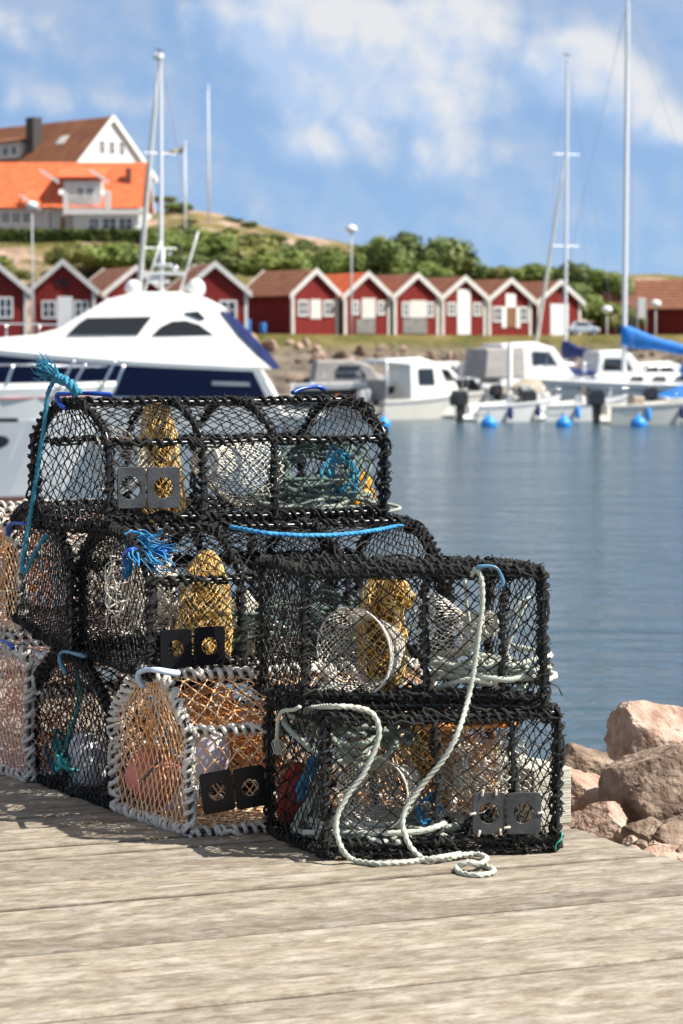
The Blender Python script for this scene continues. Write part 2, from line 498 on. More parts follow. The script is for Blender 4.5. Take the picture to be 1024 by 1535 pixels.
    def plate(self, cx, cy, w, h, hole, tilt=0.0, m=None, off=0.02, pegs=(), hx=0.0):
        """flat plastic plate with a round hole, on the front netting"""
        c = self.pick(cx, cy, 0, off)
        U = nrm(self.u * [1, 1, 0]); Z = np.array([0, 0, 1.0]); n = nrm(np.cross(U, Z))
        U2 = nrm(U * math.cos(tilt) + Z * math.sin(tilt)); Z2 = nrm(np.cross(n, U2)) ; 
        if Z2[2] < 0: Z2 = -Z2
        k = 96; th = 2 * PI * np.arange(k) / k
        ex = 11
        ro = (np.abs(np.cos(th) / (w / 2)) ** ex + np.abs(np.sin(th) / (h / 2)) ** ex) ** (-1 / ex); ox = ro * np.cos(th); oz = ro * np.sin(th)
        # angles of the square outline, so the rim is even
        aa = th
        ix = hx + hole * np.cos(aa); iz = hole * np.sin(aa)
        rings = []
        for x, z, y in ((ox * 0.985, oz * 0.985, 0.0025), (ox, oz, 0.0015), (ox, oz, -0.0025), (ix, iz, -0.0025), (ix, iz, 0.0015), (hx + (ix - hx) * 1.03, iz * 1.03, 0.0025)):
            rings.append(c + x[:, None] * U2 + z[:, None] * Z2 + y * n)
        mb = MB(); i = np.arange(k); j = (i + 1) % k; q = []
        for s in range(6): q.append(np.stack([i + s * k, j + s * k, j + ((s + 1) % 6) * k, i + ((s + 1) % 6) * k], 1))
        mb.add(np.concatenate(rings), np.concatenate(q)[:, ::-1])
        o = obj('escape_plate', mb, m or m_plate, self.e, sharp=30)
        for x, z, a in pegs:
            pm = MB(); p = c + x * U2 + z * Z2 + n * 0.004; d = math.cos(a) * U2 + math.sin(a) * Z2
            lathe(pm, [(0.0015, 0), (0.0042, 0.1), (0.0035, 0.5), (0.0045, 0.9), (0.002, 1)], p - d * 0.010, p + d * 0.010, 8)
            pq = obj('peg', pm, m_peg, self.e); pq.parent = o; pq.location = (0, 0, 0)
        return o

    def hook(self, pts, m=None, r=0.0065, flat=0.75):
        mb = MB(); P = spline(pts, 0.006)
        tube(mb, P, r * (1 + 0.15 * np.sin(np.linspace(0, 9, len(P)))), 8, flat=flat)
        return obj('fastening_hook', mb, m or m_hook, self.e)


def rope(name, label, pts, r, m, cat='rope', group=None, step=0.004, twist=None, k=9, spl=True, parent=None, amp=0.3):
    P = spline(pts, step) if spl else resample(np.array(pts), step)
    P = P + np.array([[noise.noise(Vector(q * 11)) * 0.003, noise.noise(Vector(q * 11 + 7)) * 0.002, noise.noise(Vector(q * 11 + 19)) * 0.002] for q in P]) * min(1, r / 0.006)
    mb = MB(); tube(mb, P, r, k, lobes=3, amp=amp, twist=twist or 2 * PI / (r * 3.2))
    o = obj(name, mb, m, parent)
    if label: tag(o, label, cat, group)
    return o


def coil(name, label, c, U, W, n, r, m, seed, hgt=0.05, cat='rope', k=6, wild=0.25, group=None, pts_per=9):
    """a loose heap of rope loops; U, W half-axes"""
    g = np.random.default_rng(seed); pts = []
    ph = g.uniform(0, 6.28)
    for i in range(n * pts_per):
        t = i / pts_per; a = ph + 2 * PI * t + g.normal(0, 0.12)
        s = 1 + g.normal(0, wild)
        pts.append(c + U * math.cos(a) * s + W * math.sin(a) * s + np.array([0, 0, 1]) * (hgt * (t / n) + g.normal(0, hgt * 0.22)) + g.normal(0, 0.006, 3))
    P = spline(pts, 0.01); mb = MB()
    tube(mb, P, r, k, lobes=3 if k >= 9 else 0, amp=0.2, twist=2 * PI / (r * 2.6))
    return tag(obj(name, mb, m), label, cat, group)


def tangle(name, label, c, half, n, r, m, seed, cat='fishing line', L=0.25):
    g = np.random.default_rng(seed); mb = MB()
    for i in range(n):
        p = c + g.uniform(-1, 1, 3) * half * 0.8; d = nrm(g.normal(0, 1, 3)); pts = [p]
        for j in range(7):
            d = nrm(d + g.normal(0, 0.75, 3)); q = pts[-1] + d * L / 7
            q = c + np.clip(q - c, -half, half); pts.append(q + g.normal(0, 0.002, 3))
        tube(mb, spline(pts, 0.02), r * g.uniform(0.7, 1.3), 4, cap=False)
    return tag(obj(name, mb, m), label, cat)


def sack(name, label, base, top, prof, seed, m_in=None, m_out=None, cat='bait bag', squash=0.75, dens=0.017, core_s=0.62):
    """a mesh bag: lumpy filling under its own netting. prof: (radius, t)"""
    base, top = np.array(base, float), np.array(top, float)
    T = nrm(top - base); N = nrm(np.cross(T, [0, 1, 0])); B = np.cross(T, N)
    pr = np.array(prof); L = np.linalg.norm(top - base); g = np.random.default_rng(seed)
    off = g.uniform(0, 50, 3)
    def S(x, y, sc=1.0):
        rad = np.interp(y, pr[:, 1], pr[:, 0]) * sc; th = 2 * PI * x
        p = base + y[:, None] * (top - base) + (rad * np.cos(th))[:, None] * N + (rad * squash * np.sin(th))[:, None] * B
        lump = np.array([noise.noise(Vector(q * 22 + off)) * 0.5 + noise.noise(Vector(q * 55 + off)) * 0.3 for q in p])
        return p + (lump * 0.02)[:, None] * (np.cos(th)[:, None] * N + np.sin(th)[:, None] * B)
    e = empty(name, base, label, cat)
    core = MB(); nx, ny = 40, 36
    x, y = np.meshgrid(np.arange(nx) / nx, np.linspace(0, 1, ny), indexing='ij')
    v = S(x.ravel(), y.ravel(), core_s).reshape(nx, ny, 3)
    i = np.arange(nx)[:, None]; j = np.arange(ny - 1)[None, :]; i2 = (i + 1) % nx
    q = np.stack([i * ny + j, i2 * ny + j, i2 * ny + j + 1, i * ny + j + 1], -1).reshape(-1, 4)
    core.add(v.reshape(-1, 3), q)
    obj('filling', core, m_in or m_sack_y, e)
    mb = MB(); per = 2 * PI * pr[:, 0].mean()
    net(mb, S, per, L, dens, dens * 1.6, 0.0015, wrap_x=True, seed=seed, jit=0.3, k=3)
    net(mb, S, per, L, dens * 1.5, dens * 2.1, 0.0016, wrap_x=True, seed=seed + 1, jit=0.45, k=3)
    obj('mesh_bag', mb, m_out or m_twine_y, e)
    return e


def float_(name, label, p0, p1, r, m, cat='float', group=None, rib=True):
    prof = [(0.012, 0.0), (0.018, 0.0), (r * 0.45, 0.03), (r * 0.78, 0.12), (r * 0.96, 0.28), (r, 0.42)]
    if rib: prof += [(r * 1.03, 0.47), (r * 1.03, 0.53)]
    prof += [(r, 0.58), (r * 0.96, 0.72), (r * 0.78, 0.88), (r * 0.45, 0.97), (0.018, 1.0), (0.012, 1.0)]
    mb = MB(); lathe(mb, prof, p0, p1, 28)
    return tag(obj(name, mb, m), label, cat, group)


def tassel(mb, root, tips_c, spread, n, r, seed, sag=0.0):
    g = np.random.default_rng(seed)
    for i in range(n):
        e = tips_c + g.normal(0, 1, 3) * spread; d = (e - root)
        m1 = root + d * 0.4 + g.normal(0, 0.006, 3) + np.array([0, 0, 0.008]); m2 = root + d * 0.75 + g.normal(0, 0.008, 3) - np.array([0, 0, sag])
        tube(mb, spline([root + g.normal(0, 0.003, 3), m1, m2, e], 0.012), r * g.uniform(0.7, 1.2), 4, cap=False)


LONG_A = [(0, 0.0), (0.0, 0.085), (1, 0), (0.0, 0.68), (1.0, 0.68), (0.40, 1.0), (0.62, 1.0)]
LONG_T = [(0, 0.0), (1, 0), (0.0, 0.66), (1.0, 0.66), (0.34, 1.0), (0.66, 1.0)]
LONG_S = [(0, 0.0), (1, 0), (0, 1.0), (1, 1.0), (0, 0.08), (0.0, 0.965), (0.5, 1.0)]

# ---- lower right square trap
zb = 0.014
T3 = Trap('square black netted trap on the dock planks, carrying the other square black trap', G(488, 1282, zb), G(837, 1270, zb), G(402, 1242, zb), 0.40, SQUARE, (0, 0.47, 0.80, 1), LONG_S,
          seed=3, ropem=m_rope_k2, cell=(0.052, 0.050), nf=190, tr=0.0024, rope=0.0048, pitch=0.027, endcell=(0.040, 0.048))
T3.funnel(T3.pick(558, 1190, 0.10), 0.112, T3.pick(612, 1172, 0.62), 0.045, seed=4, n=32, rows=12, squash=1.0, ex=0.75)
T3.funnel(T3.P(0.98, 0.5, 0.22), 0.14, T3.P(0.68, 0.5, 0.2), 0.05, seed=5, n=28, rows=9)
T3.plate(733, 1219, 0.097, 0.122, 0.030, off=0.026, pegs=[(-0.049, 0.0, 0.2), (-0.02, 0.06, 1.4), (0.02, 0.061, 1.6), (-0.03, -0.058, 1.3), (0.034, -0.056, 1.7)])
T3.plate(785, 1219, 0.104, 0.122, 0.030, off=0.030, pegs=[(0.05, 0.0, 0.1), (-0.05, -0.04, 0.1)])

# ---- upper right square trap
zu = 0.43
T2 = Trap('square black netted trap stacked on top of another, a pale rope hanging down it', G(457, 1056, zu), G(816, 1060, zu), G(390, 1032, zu), 0.40, SQUARE, (0, 0.50, 0.83, 1), LONG_S,
          seed=8, ropem=m_rope_k2, cell=(0.053, 0.051), nf=210, tr=0.0024, rope=0.0048, pitch=0.027, endcell=(0.034, 0.046))
T2.funnel(T2.pick(530, 978, 0.08), 0.128, T2.pick(585, 962, 0.62), 0.05, seed=6, n=36, rows=12, squash=1.05, ex=0.75)
T2.funnel(T2.pick(655, 945, 0.85), 0.125, T2.pick(735, 935, 0.55), 0.04, seed=7, n=30, rows=9)
T2.hook([T2.pick(712, 856, 0, 0.02), T2.pick(718, 850, 0, 0.035), T2.pick(738, 849, 0, 0.035), T2.pick(748, 856, 0, 0.032), T2.pick(754, 874, 0, 0.03), T2.pick(746, 882, 0, 0.03)], m_hook_p, 0.0072)

# ---- white roped trap
T4 = Trap('tan netted trap bound with thick white rope, between black traps on the dock', G(284, 1247, zb), G(284, 1247, zb) + V3(0.80, 0.25, 0), G(172, 1209, zb), 0.455, TENT, (0, 0.62, 1), LONG_T,
          seed=12, ropem=m_rope_w, twinem=m_twine_tan, cell=(0.052, 0.06), endcell=(0.034, 0.06), rope=0.0070, pitch=0.028, lobes=3, nf=30, tr=0.0026)
# ---- black trap behind it
T5 = Trap('small dark trap with teal rope inside, on the dock behind the white roped trap', G(167, 1207, zb), G(167, 1207, zb) + V3(0.80, 0.30, 0), G(48, 1163, zb), 0.455, TENT, (0, 0.62, 1), LONG_T,
          seed=14, ropem=m_rope_k, cell=(0.048, 0.05), nf=200, rope=0.006, endcell=(0.036, 0.05))
# ---- pink traps, far left
T6 = Trap('pink netted trap at the bottom of the pile, behind the dark trap', G(44, 1166, zb), G(44, 1166, zb) + V3(0.6, 0.3, 0), G(-75, 1128, zb), 0.43, SQUARE, (0, 1), LONG_T,
          seed=16, ropem=m_rope_w, twinem=m_twine_pink, cell=(0.045, 0.05), endcell=(0.030, 0.052), rope=0.007, pitch=0.034, lobes=3, nf=20)
T7 = Trap('orange and white netted trap under blue hooks, resting on the pink trap', G(40, 955, 0.45) + V3(-0.02, 0.05, 0), G(40, 955, 0.45) + V3(0.5, 0.3, 0), G(-85, 925, 0.47), 0.43, ARCH, (0, 1), LONG_T,
          seed=17, ropem=m_rope_w, twinem=m_twine_tan, twine2=m_twine_pink, cell=(0.045, 0.05), endcell=(0.026, 0.042), rope=0.006, pitch=0.034, lobes=3, nf=40)
# ---- middle layer
fl = G(226, 1014, 0.468)
T8 = Trap('arched black trap of the middle layer, frayed blue rope on its hook', fl, fl + V3(0.92, 0.44, 0.0), G(120, 976, 0.478), 0.43, ARCH, (0, 0.30, 0.66, 1), LONG_A,
          seed=21, cell=(0.052, 0.052), endcell=(0.037, 0.046), nf=170, rope=0.0052)
fl = G(108, 984, 0.468) + V3(-0.005, 0.02, 0)
T9 = Trap('arched black trap of the middle layer, behind the one with the frayed blue rope', fl, fl + V3(0.86, 0.44, 0.0), G(16, 918, 0.52), 0.43, ARCH, (0, 0.5, 1), LONG_A,
          seed=23, cell=(0.052, 0.052), endcell=(0.036, 0.046), nf=170, rope=0.0052)
# ---- top trap
fl = G(163, 796, 0.895)
T1 = Trap('long arched black trap at the very top of the pile', fl, G(578, 781, 0.895), G(50, 786, 0.89), 0.408, ARCH, (0, 0.33, 0.585, 1), LONG_A,
          seed=29, cell=(0.050, 0.050), endcell=(0.040, 0.055), nf=120, rope=0.0052)
T1.funnel(T1.pick(378, 708, 0.55), 0.128, T1.pick(308, 692, 0.25), 0.052, seed=31, n=32, rows=9, squash=1.0, ex=1.0)
T1.funnel(T1.pick(170, 690, 0.5), 0.13, T1.pick(238, 690, 0.6), 0.05, seed=32, n=26, rows=6)
T1.plate(197, 731, 0.096, 0.132, 0.037, off=0.022, hx=-0.004)
T1.plate(245, 731, 0.114, 0.132, 0.034, off=0.027)
T1.hook([T1.slot(98, 612, 0, 0.02), T1.slot(90, 606, 0, 0.02), T1.slot(86, 592, 0, 0.02), T1.P(0.0, 0.5, 0.435), T1.P(0.035, 0.36, 0.437), T1.P(0.085, 0.26, 0.432)], m_hook, 0.0085)
T1.hook([T1.P(0.80, 0.48, 0.432), T1.P(0.84, 0.5, 0.445), T1.P(0.9, 0.5, 0.452), T1.P(0.93, 0.5, 0.442)], m_hook, 0.0095)
T8.funnel(T8.pick(420, 985, 0.4), 0.12, T8.pick(355, 900, 0.45), 0.05, seed=33, n=28, rows=8)
T8.funnel(T8.pick(236, 885, 0.5), 0.11, T8.pick(262, 885, 0.4), 0.055, seed=34, n=26, rows=5)
T8.plate(264, 972, 0.104, 0.118, 0.026, m=m_plate_k, off=0.024)
T8.plate(314, 968, 0.104, 0.120, 0.027, m=m_plate_k, off=0.028)
T8.hook([T8.slot(188, 848, 0, 0.02), T8.slot(186, 832, 0, 0.025), T8.slot(196, 824, 0, 0.03), T8.pick(216, 823, 0.2, 0.0), T8.pick(240, 826, 0.12, 0.0), T8.pick(250, 828, 0.1, 0.0)], m_hook, 0.0085)
T4.plate(326, 1187, 0.102, 0.126, 0.027, tilt=0.13, m=m_plate_k, off=0.045)
T4.plate(375, 1180, 0.098, 0.126, 0.027, tilt=0.13, m=m_plate_k, off=0.050)
T4.hook([T4.slot(215, 1030, 0, 0.035), T4.slot(208, 1016, 0, 0.04), T4.slot(213, 1006, 0, 0.04), T4.pick(232, 1004, 0.22, 0.02), T4.pick(255, 1008, 0.2, 0.02), T4.pick(268, 1009, 0.2, 0.01)], m_hook_w, 0.0115)
T5.hook([T5.slot(99, 1010, 0, 0.02), T5.slot(90, 990, 0, 0.025), T5.slot(96, 977, 0, 0.025), T5.slot(128, 984, 0, 0.02)], m_hook_p, 0.008)
T7.hook([T7.slot(12, 802, 0, 0.02), T7.slot(14, 788, 0, 0.03), T7.slot(26, 784, 0, 0.035), T7.slot(50, 789, 0, 0.03)], m_hook, 0.0085)
T6.hook([T6.slot(2, 960, 0, 0.02), T6.slot(12, 964, 0, 0.03), T6.slot(20, 972, 0, 0.03)], m_hook, 0.008)

# ------------------------------------------------------------------ what lies inside the traps
sack('bait_bag', 'tapering golden mesh bait bag inside the top trap, behind its grey plates', T1.pick(246, 782, 0.42), T1.pick(234, 604, 0.5), [(0.05, 0), (0.074, 0.12), (0.066, 0.55), (0.058, 0.8), (0.038, 1)], 41)
sack('bait_bag', 'cone of golden mesh bag standing behind two black plates in the middle layer', T8.pick(302, 985, 0.35), T8.pick(312, 826, 0.45), [(0.09, 0), (0.096, 0.15), (0.070, 0.7), (0.042, 0.93), (0.02, 1)], 42)
sack('bait_bag', 'yellow mesh bait bag bent over behind the pale funnel of the upper square trap', T2.pick(575, 1036, 0.55), T2.pick(568, 868, 0.5), [(0.03, 0), (0.068, 0.12), (0.075, 0.5), (0.055, 0.85), (0.03, 1)], 43)
sack('bait_bag', 'short yellow mesh bag hanging in the upper square trap beside the bent one', T2.pick(606, 915, 0.4), T2.pick(588, 868, 0.42), [(0.02, 0), (0.05, 0.25), (0.045, 0.7), (0.02, 1)], 44)
sack('bait_bag', 'ochre mesh bait bag hanging high in the lower square trap', T3.pick(640, 1165, 0.6), T3.pick(632, 1078, 0.6), [(0.03, 0), (0.06, 0.2), (0.065, 0.7), (0.03, 1)], 45)
coil('rope_coil', 'dark green rope heap inside the top trap beside the yellow floats', T1.pick(470, 715, 0.5), V3(0.13, 0.05, 0.03), V3(-0.02, 0.12, 0.07), 9, 0.007, m_rope_d, 51, 0.06)
coil('rope_coil', 'grey green rope loops lying along the floor of the top trap', T1.pick(470, 755, 0.4), V3(0.17, 0.07, 0.0), V3(-0.04, 0.13, 0.02), 6, 0.0065, m_rope_g, 52, 0.04)
coil('rope_coil', 'hank of light blue rope hanging over yellow floats in the top trap', T1.pick(508, 720, 0.3), V3(0.04, 0.02, 0.02), V3(-0.01, 0.02, 0.075), 7, 0.0055, m_rope_b, 53, 0.02)
for (px, py, b, rr_, k_) in ((520, 728, 0.42, 0.036, 0), (543, 722, 0.45, 0.034, 1), (531, 752, 0.36, 0.034, 2), (507, 750, 0.40, 0.032, 3), (549, 745, 0.4, 0.030, 4)):
    c = T1.pick(px, py, b); d = nrm(V3(math.cos(k_ * 1.7), math.sin(k_ * 1.7), 0.5)) * rr_ * 1.05
    float_('net_float', 'small yellow float tangled in light blue rope inside the top trap', c - d, c + d, rr_, m_yel, group='yellow floats in the top trap', rib=False)
coil('rope_coil', 'pale green rope coiled on the floor of the upper square trap', T2.pick(725, 1020, 0.45), V3(0.15, 0.0, 0), V3(-0.03, 0.12, 0), 6, 0.0085, m_rope_pg, 54, 0.07, k=9)
rope('rope', 'thin pale line sagging across inside the upper square trap, beside a cloth strip', [T2.pick(697, 870, 0.3), T2.pick(702, 920, 0.3), T2.pick(712, 975, 0.35), T2.pick(745, 1010, 0.4), T2.pick(765, 960, 0.45), T2.pick(788, 905, 0.5)], 0.005, m_rope_pg)
mb = MB()
pts = [T2.pick(745, 940, 0.5), T2.pick(765, 925, 0.45), T2.pick(780, 905, 0.45), T2.pick(793, 898, 0.5)]
tube(mb, spline(pts, 0.01), 0.018, 8, flat=0.25)
tag(obj('cloth_strip', mb, m_cloth), 'pale green cloth strip folded inside the upper square trap', 'cloth')
coil('rope_coil', 'grey green rope coil crammed into the near end of the lower square trap', T3.pick(525, 1105, 0.6), V3(0.13, 0.03, 0.0), V3(-0.05, 0.15, 0.02), 9, 0.0085, m_rope_g, 55, 0.09, k=9)
coil('rope_coil', 'pale rope loops along the floor of the lower square trap', T3.pick(570, 1248, 0.45), V3(0.17, 0.02, 0), V3(-0.05, 0.15, 0), 7, 0.0085, m_rope_pg, 56, 0.04, k=9)
coil('rope_coil', 'blue rope loop on the lower square trap floor beside a grey loop', T3.pick(645, 1225, 0.2), V3(0.03, 0, 0.01), V3(0, 0.02, 0.04), 4, 0.006, m_rope_b2, 57, 0.02)
rope('rope', 'bent grey rope end standing on the floor of the lower square trap', [T3.pick(622, 1250, 0.15), T3.pick(642, 1244, 0.12), T3.pick(653, 1225, 0.12), T3.pick(645, 1206, 0.14), T3.pick(632, 1212, 0.2)], 0.008, m_rope_g)
tangle('fishing_line', 'tangle of pale and orange line filling the middle of the lower square trap', T3.pick(690, 1140, 0.55), np.array([0.10, 0.10, 0.13]), 90, 0.0016, m_twine_o, 61)
tangle('fishing_line', 'cream twine tangle behind the double plate of the lower square trap', T3.pick(700, 1160, 0.5), np.array([0.10, 0.12, 0.10]), 80, 0.0017, m_twine_w, 62)
coil('rope_coil', 'orange rope lying along the top of the lower square trap inside', T3.pick(690, 1085, 0.5), V3(0.14, 0, 0), V3(0, 0.07, 0.0), 3, 0.006, m_twine_o, 63, 0.02)
c = T3.slot(438, 1195, 0.12); float_('net_float', 'red float pressed against the end netting of the lower square trap', c + V3(-0.01, 0.03, -0.10), c + V3(0.02, 0.05, 0.10), 0.050, m_red)
coil('rope_coil', 'bright blue rope knot beside the red float in the lower square trap', T3.slot(464, 1165, 0.09), V3(0.01, 0.035, 0), V3(0.02, 0, 0.045), 5, 0.007, m_rope_b2, 64, 0.01)
coil('rope_coil', 'pale rope bunch hanging below the blue knot in the lower square trap', T3.slot(462, 1215, 0.1), V3(0.01, 0.035, 0), V3(0.03, 0, 0.055), 6, 0.008, m_rope_pg, 65, 0.02, k=9)
# white roped trap
c = T4.slot(232, 1165, 0.10); float_('net_float', 'coral red float lying inside the white roped trap', c + V3(-0.075, 0.06, 0.03), c + V3(0.08, -0.03, -0.03), 0.088, m_coral)
c = T4.slot(258, 1180, 0.17); float_('net_float', 'lilac white float beside the coral one in the white roped trap', c + V3(0.02, 0.0, -0.10), c + V3(0.0, 0.03, 0.10), 0.072, m_lav)
c = T4.pick(312, 1140, 0.28); float_('net_float', 'lilac white float behind the black plates of the white roped trap', c + V3(-0.02, 0.0, -0.075), c + V3(0.03, 0.02, 0.075), 0.058, m_lav)
tangle('fishing_line', 'thick bundle of orange line inside the white roped trap', T4.pick(365, 1110, 0.4), np.array([0.12, 0.09, 0.085]), 170, 0.0016, m_twine_o, 66)
tangle('fishing_line', 'orange line hanging at the back of the white roped trap', T4.P(0.18, 0.6, 0.30), np.array([0.13, 0.09, 0.09]), 80, 0.0016, m_twine_o, 67)
rope('rope', 'thin blue cord slanting across inside the white roped trap', [T4.slot(224, 1040, 0.05), T4.slot(238, 1075, 0.05), T4.slot(252, 1108, 0.06), T4.slot(258, 1130, 0.06)], 0.0045, m_rope_b2)
rope('rope', 'grey green cord tied around the coral float', [T4.slot(196, 1185, 0.03), T4.slot(222, 1160, 0.012), T4.slot(240, 1138, 0.03), T4.slot(262, 1128, 0.05)], 0.0045, m_rope_d)
# dark trap
c = T5.slot(132, 1140, 0.1); float_('net_float', 'white float low inside the dark trap beside teal rope', c + V3(0.02, -0.03, -0.09), c + V3(-0.02, 0.03, 0.09), 0.062, m_whitefl)
coil('rope_coil', 'teal rope heap on the floor of the dark trap', T5.slot(105, 1145, 0.08), V3(0.03, 0.08, 0), V3(-0.05, 0.08, 0.03), 5, 0.0065, m_rope_t, 71, 0.06)
rope('rope', 'teal cord hanging down inside the dark trap', [T5.slot(114, 1000, 0.03), T5.slot(121, 1040, 0.05), T5.slot(112, 1075, 0.05), T5.slot(100, 1110, 0.05), T5.slot(99, 1135, 0.06)], 0.0055, m_rope_t)
rope('rope', 'bright blue cord low against the end netting of the dark trap', [T5.slot(66, 1118, 0.02), T5.slot(78, 1145, 0.02), T5.slot(86, 1160, 0.03)], 0.0055, m_rope_b)
tangle('fishing_line', 'dull orange line tangle at the back of the dark trap', T5.P(0.35, 0.5, 0.2), np.array([0.14, 0.12, 0.13]), 50, 0.0016, m_twine_o, 72)
tangle('fishing_line', 'cream twine tangle inside the rear arched trap of the middle layer', T9.P(0.25, 0.55, 0.24), np.array([0.16, 0.14, 0.12]), 150, 0.0019, m_twine_w, 73)
tangle('fishing_line', 'white twine tangle in the near end of the arched trap with the frayed blue rope', T8.P(0.10, 0.55, 0.22), np.array([0.10, 0.14, 0.12]), 110, 0.0019, m_twine_w, 74)
tangle('fishing_line', 'rust coloured line tangle filling the lower pink trap', T6.P(0.3, 0.5, 0.2), np.array([0.2, 0.2, 0.17]), 110, 0.0022, m_twine_o, 75)
tangle('fishing_line', 'orange line tangle filling the upper netted trap on the pink one', T7.P(0.2, 0.5, 0.22), np.array([0.14, 0.16, 0.15]), 130, 0.0022, m_twine_o, 76)
tangle('fishing_line', 'white twine bunched in the upper netted trap on the pink one', T7.P(0.12, 0.5, 0.26), np.array([0.09, 0.15, 0.12]), 110, 0.0024, m_twine_w, 77)
coil('rope_coil', 'dark rope heap on the floor of the middle arched trap', T8.P(0.62, 0.5, 0.05), V3(0.2, 0.09, 0), V3(-0.06, 0.12, 0), 7, 0.007, m_rope_d, 78, 0.12)

# ------------------------------------------------------------------ ropes outside
FR_ = 0.012
def on3(px, py, off=0.03): return T3.pick(px, py, 0, off)
def on2(px, py, off=0.03): return T2.pick(px, py, 0, off)
rope('rope', 'pale rope hanging from the blue hook down the square traps and looped on the dock',
     [on2(706, 864, 0.0), on2(714, 853, 0.03), on2(722, 868, 0.035), on2(723, 905, 0.035), on2(716, 960, 0.035), on2(709, 1010, 0.035), on2(701, 1052, 0.045), on3(688, 1095, 0.05), on3(663, 1140, 0.045), on3(628, 1185, 0.04), on3(608, 1215, 0.04),
      on3(604, 1240, 0.045), on3(612, 1264, 0.05), on3(622, 1277, 0.06), G(636, 1287, 0.010), G(660, 1289, 0.008), G(692, 1282, 0.010), G(718, 1281, 0.010), G(730, 1287, 0.02), G(720, 1294, 0.022), G(700, 1294, 0.022), G(686, 1300, 0.009), G(692, 1308, 0.008), G(716, 1312, 0.008), G(737, 1309, 0.008), G(740, 1303, 0.008), G(726, 1298, 0.008), G(700, 1291, 0.008)],
     0.0072, m_rope_pg, k=9)
rope('rope', 'pale rope lying from between the square traps down to the dock, knot at its end',
     [T2.P(0.02, 0.02, -0.012), on3(498, 1059, 0.02), on3(530, 1060, 0.035), on3(556, 1068, 0.045), on3(567, 1090, 0.045), on3(563, 1122, 0.045), on3(545, 1160, 0.045), on3(520, 1195, 0.045), on3(506, 1222, 0.045), on3(505, 1250, 0.05), on3(513, 1274, 0.07), G(528, 1288, 0.010), G(560, 1294, 0.008), G(595, 1294, 0.008), G(628, 1290, 0.010), G(660, 1285, 0.020), G(690, 1280, 0.009)],
     0.0072, m_rope_pg, k=9)
mb = MB(); P = spline([T3.P(-0.02, 0.35, 0.412), T3.slot(440, 1064, 0, 0.02), T3.slot(424, 1066, 0, 0.03), T3.slot(417, 1080, 0, 0.035), T3.slot(415, 1108, 0, 0.03)], 0.008)
tube(mb, P, 0.006, 9, lobes=3, twist=400); tassel(mb, P[-1], P[-1] + V3(0, 0, -0.04), V3(0.008, 0.01, 0.006), 22, 0.0013, 5)
tag(obj('rope', mb, m_rope_pg), 'short pale rope tail with a frayed end, on the end of the lower square trap', 'rope')
# blue rope with tassel on the top trap
mb = MB()
rt = T1.slot(92, 570, 0, 0.02); tc_ = T1.slot(60, 548, 0, 0.03)
tassel(mb, rt, tc_, V3(0.012, 0.014, 0.02), 90, 0.0016, 7)
for ph in (0, 2.1, 4.2):
    base = spline([T1.slot(84, 566, 0, 0.02), T1.slot(100, 572, 0, 0.025), T1.slot(112, 583, 0, 0.02), T1.slot(117, 592, 0, 0.01)], 0.004)
    T_, N_, B_ = frames(base); s_ = np.linspace(0, 13, len(base)) + ph
    tube(mb, base + 0.010 * (np.cos(s_)[:, None] * N_ + np.sin(s_)[:, None] * B_), 0.0075, 9, lobes=3, twist=300)
tube(mb, spline([T1.slot(84, 566, 0, 0.02), T1.slot(72, 590, 0, 0.035), T1.slot(66, 640, 0, 0.04), T1.slot(57, 700, 0, 0.045), T1.slot(46, 770, 0, 0.05), T1.slot(37, 820, 0, 0.06), T1.slot(33, 852, 0, 0.06), T1.slot(37, 858, 0, 0.05), T1.slot(46, 842, 0, 0.045), T1.slot(60, 815, 0, 0.04), T1.slot(72, 801, 0, 0.02)], 0.006), 0.0072, 9, lobes=3, amp=0.22, twist=2 * PI / 0.02)
tag(obj('rope', mb, m_rope_b), 'blue rope with a frayed tassel knotted at the top corner of the pile, hanging down', 'rope')
mb = MB(); rt = T8.pick(197, 812, 0.28, 0.0)
tassel(mb, rt, T8.pick(250, 822, 0.1, 0.02), V3(0.02, 0.012, 0.025), 22, 0.0030, 8, 0.01)
tassel(mb, rt, T8.pick(232, 852, 0.05, 0.02), V3(0.025, 0.012, 0.018), 26, 0.0030, 9)
tassel(mb, rt, T8.slot(190, 862, 0, 0.02), V3(0.006, 0.008, 0.012), 9, 0.0030, 10)
tube(mb, spline([T8.slot(187, 803, 0, 0.01), T8.pick(198, 798, 0.3, 0), T8.pick(215, 803, 0.25, 0), T8.pick(222, 812, 0.22, 0.01), T8.pick(208, 816, 0.25, 0.01)], 0.006), 0.0065, 9, lobes=3, twist=350)
tag(obj('rope', mb, m_rope_b2), 'bright blue rope with a splayed frayed end on the middle layer', 'rope')
rope('rope', 'blue rope running along the top of the middle layer under the top trap',
     [T8.pick(345, 790, 0.25, 0.0), T8.pick(385, 797, 0.12, 0.02), T8.pick(420, 801, 0.10, 0.02), T8.pick(470, 803, 0.12, 0.02), T8.pick(530, 800, 0.16, 0.02), T8.pick(580, 792, 0.3, 0.02), T8.pick(602, 789, 0.4, 0.02), T8.pick(612, 796, 0.4, 0.02)], 0.0068, m_rope_b2)
T8.hook([T8.pick(586, 786, 0.45, 0.0), T8.pick(590, 780, 0.45, 0.0), T8.pick(604, 780, 0.45, 0), T8.pick(612, 786, 0.45, 0)], m_hook, 0.008)
rope('cord', 'loose bright green cord end at the foot of the lower square trap', [on3(843, 1248, 0.02), on3(841, 1258, 0.03), on3(834, 1266, 0.03), G(833, 1276, 0.003)], 0.0022, mat('green_cord', (0.02, 0.45, 0.30), 0.5), cat='cord', k=6)
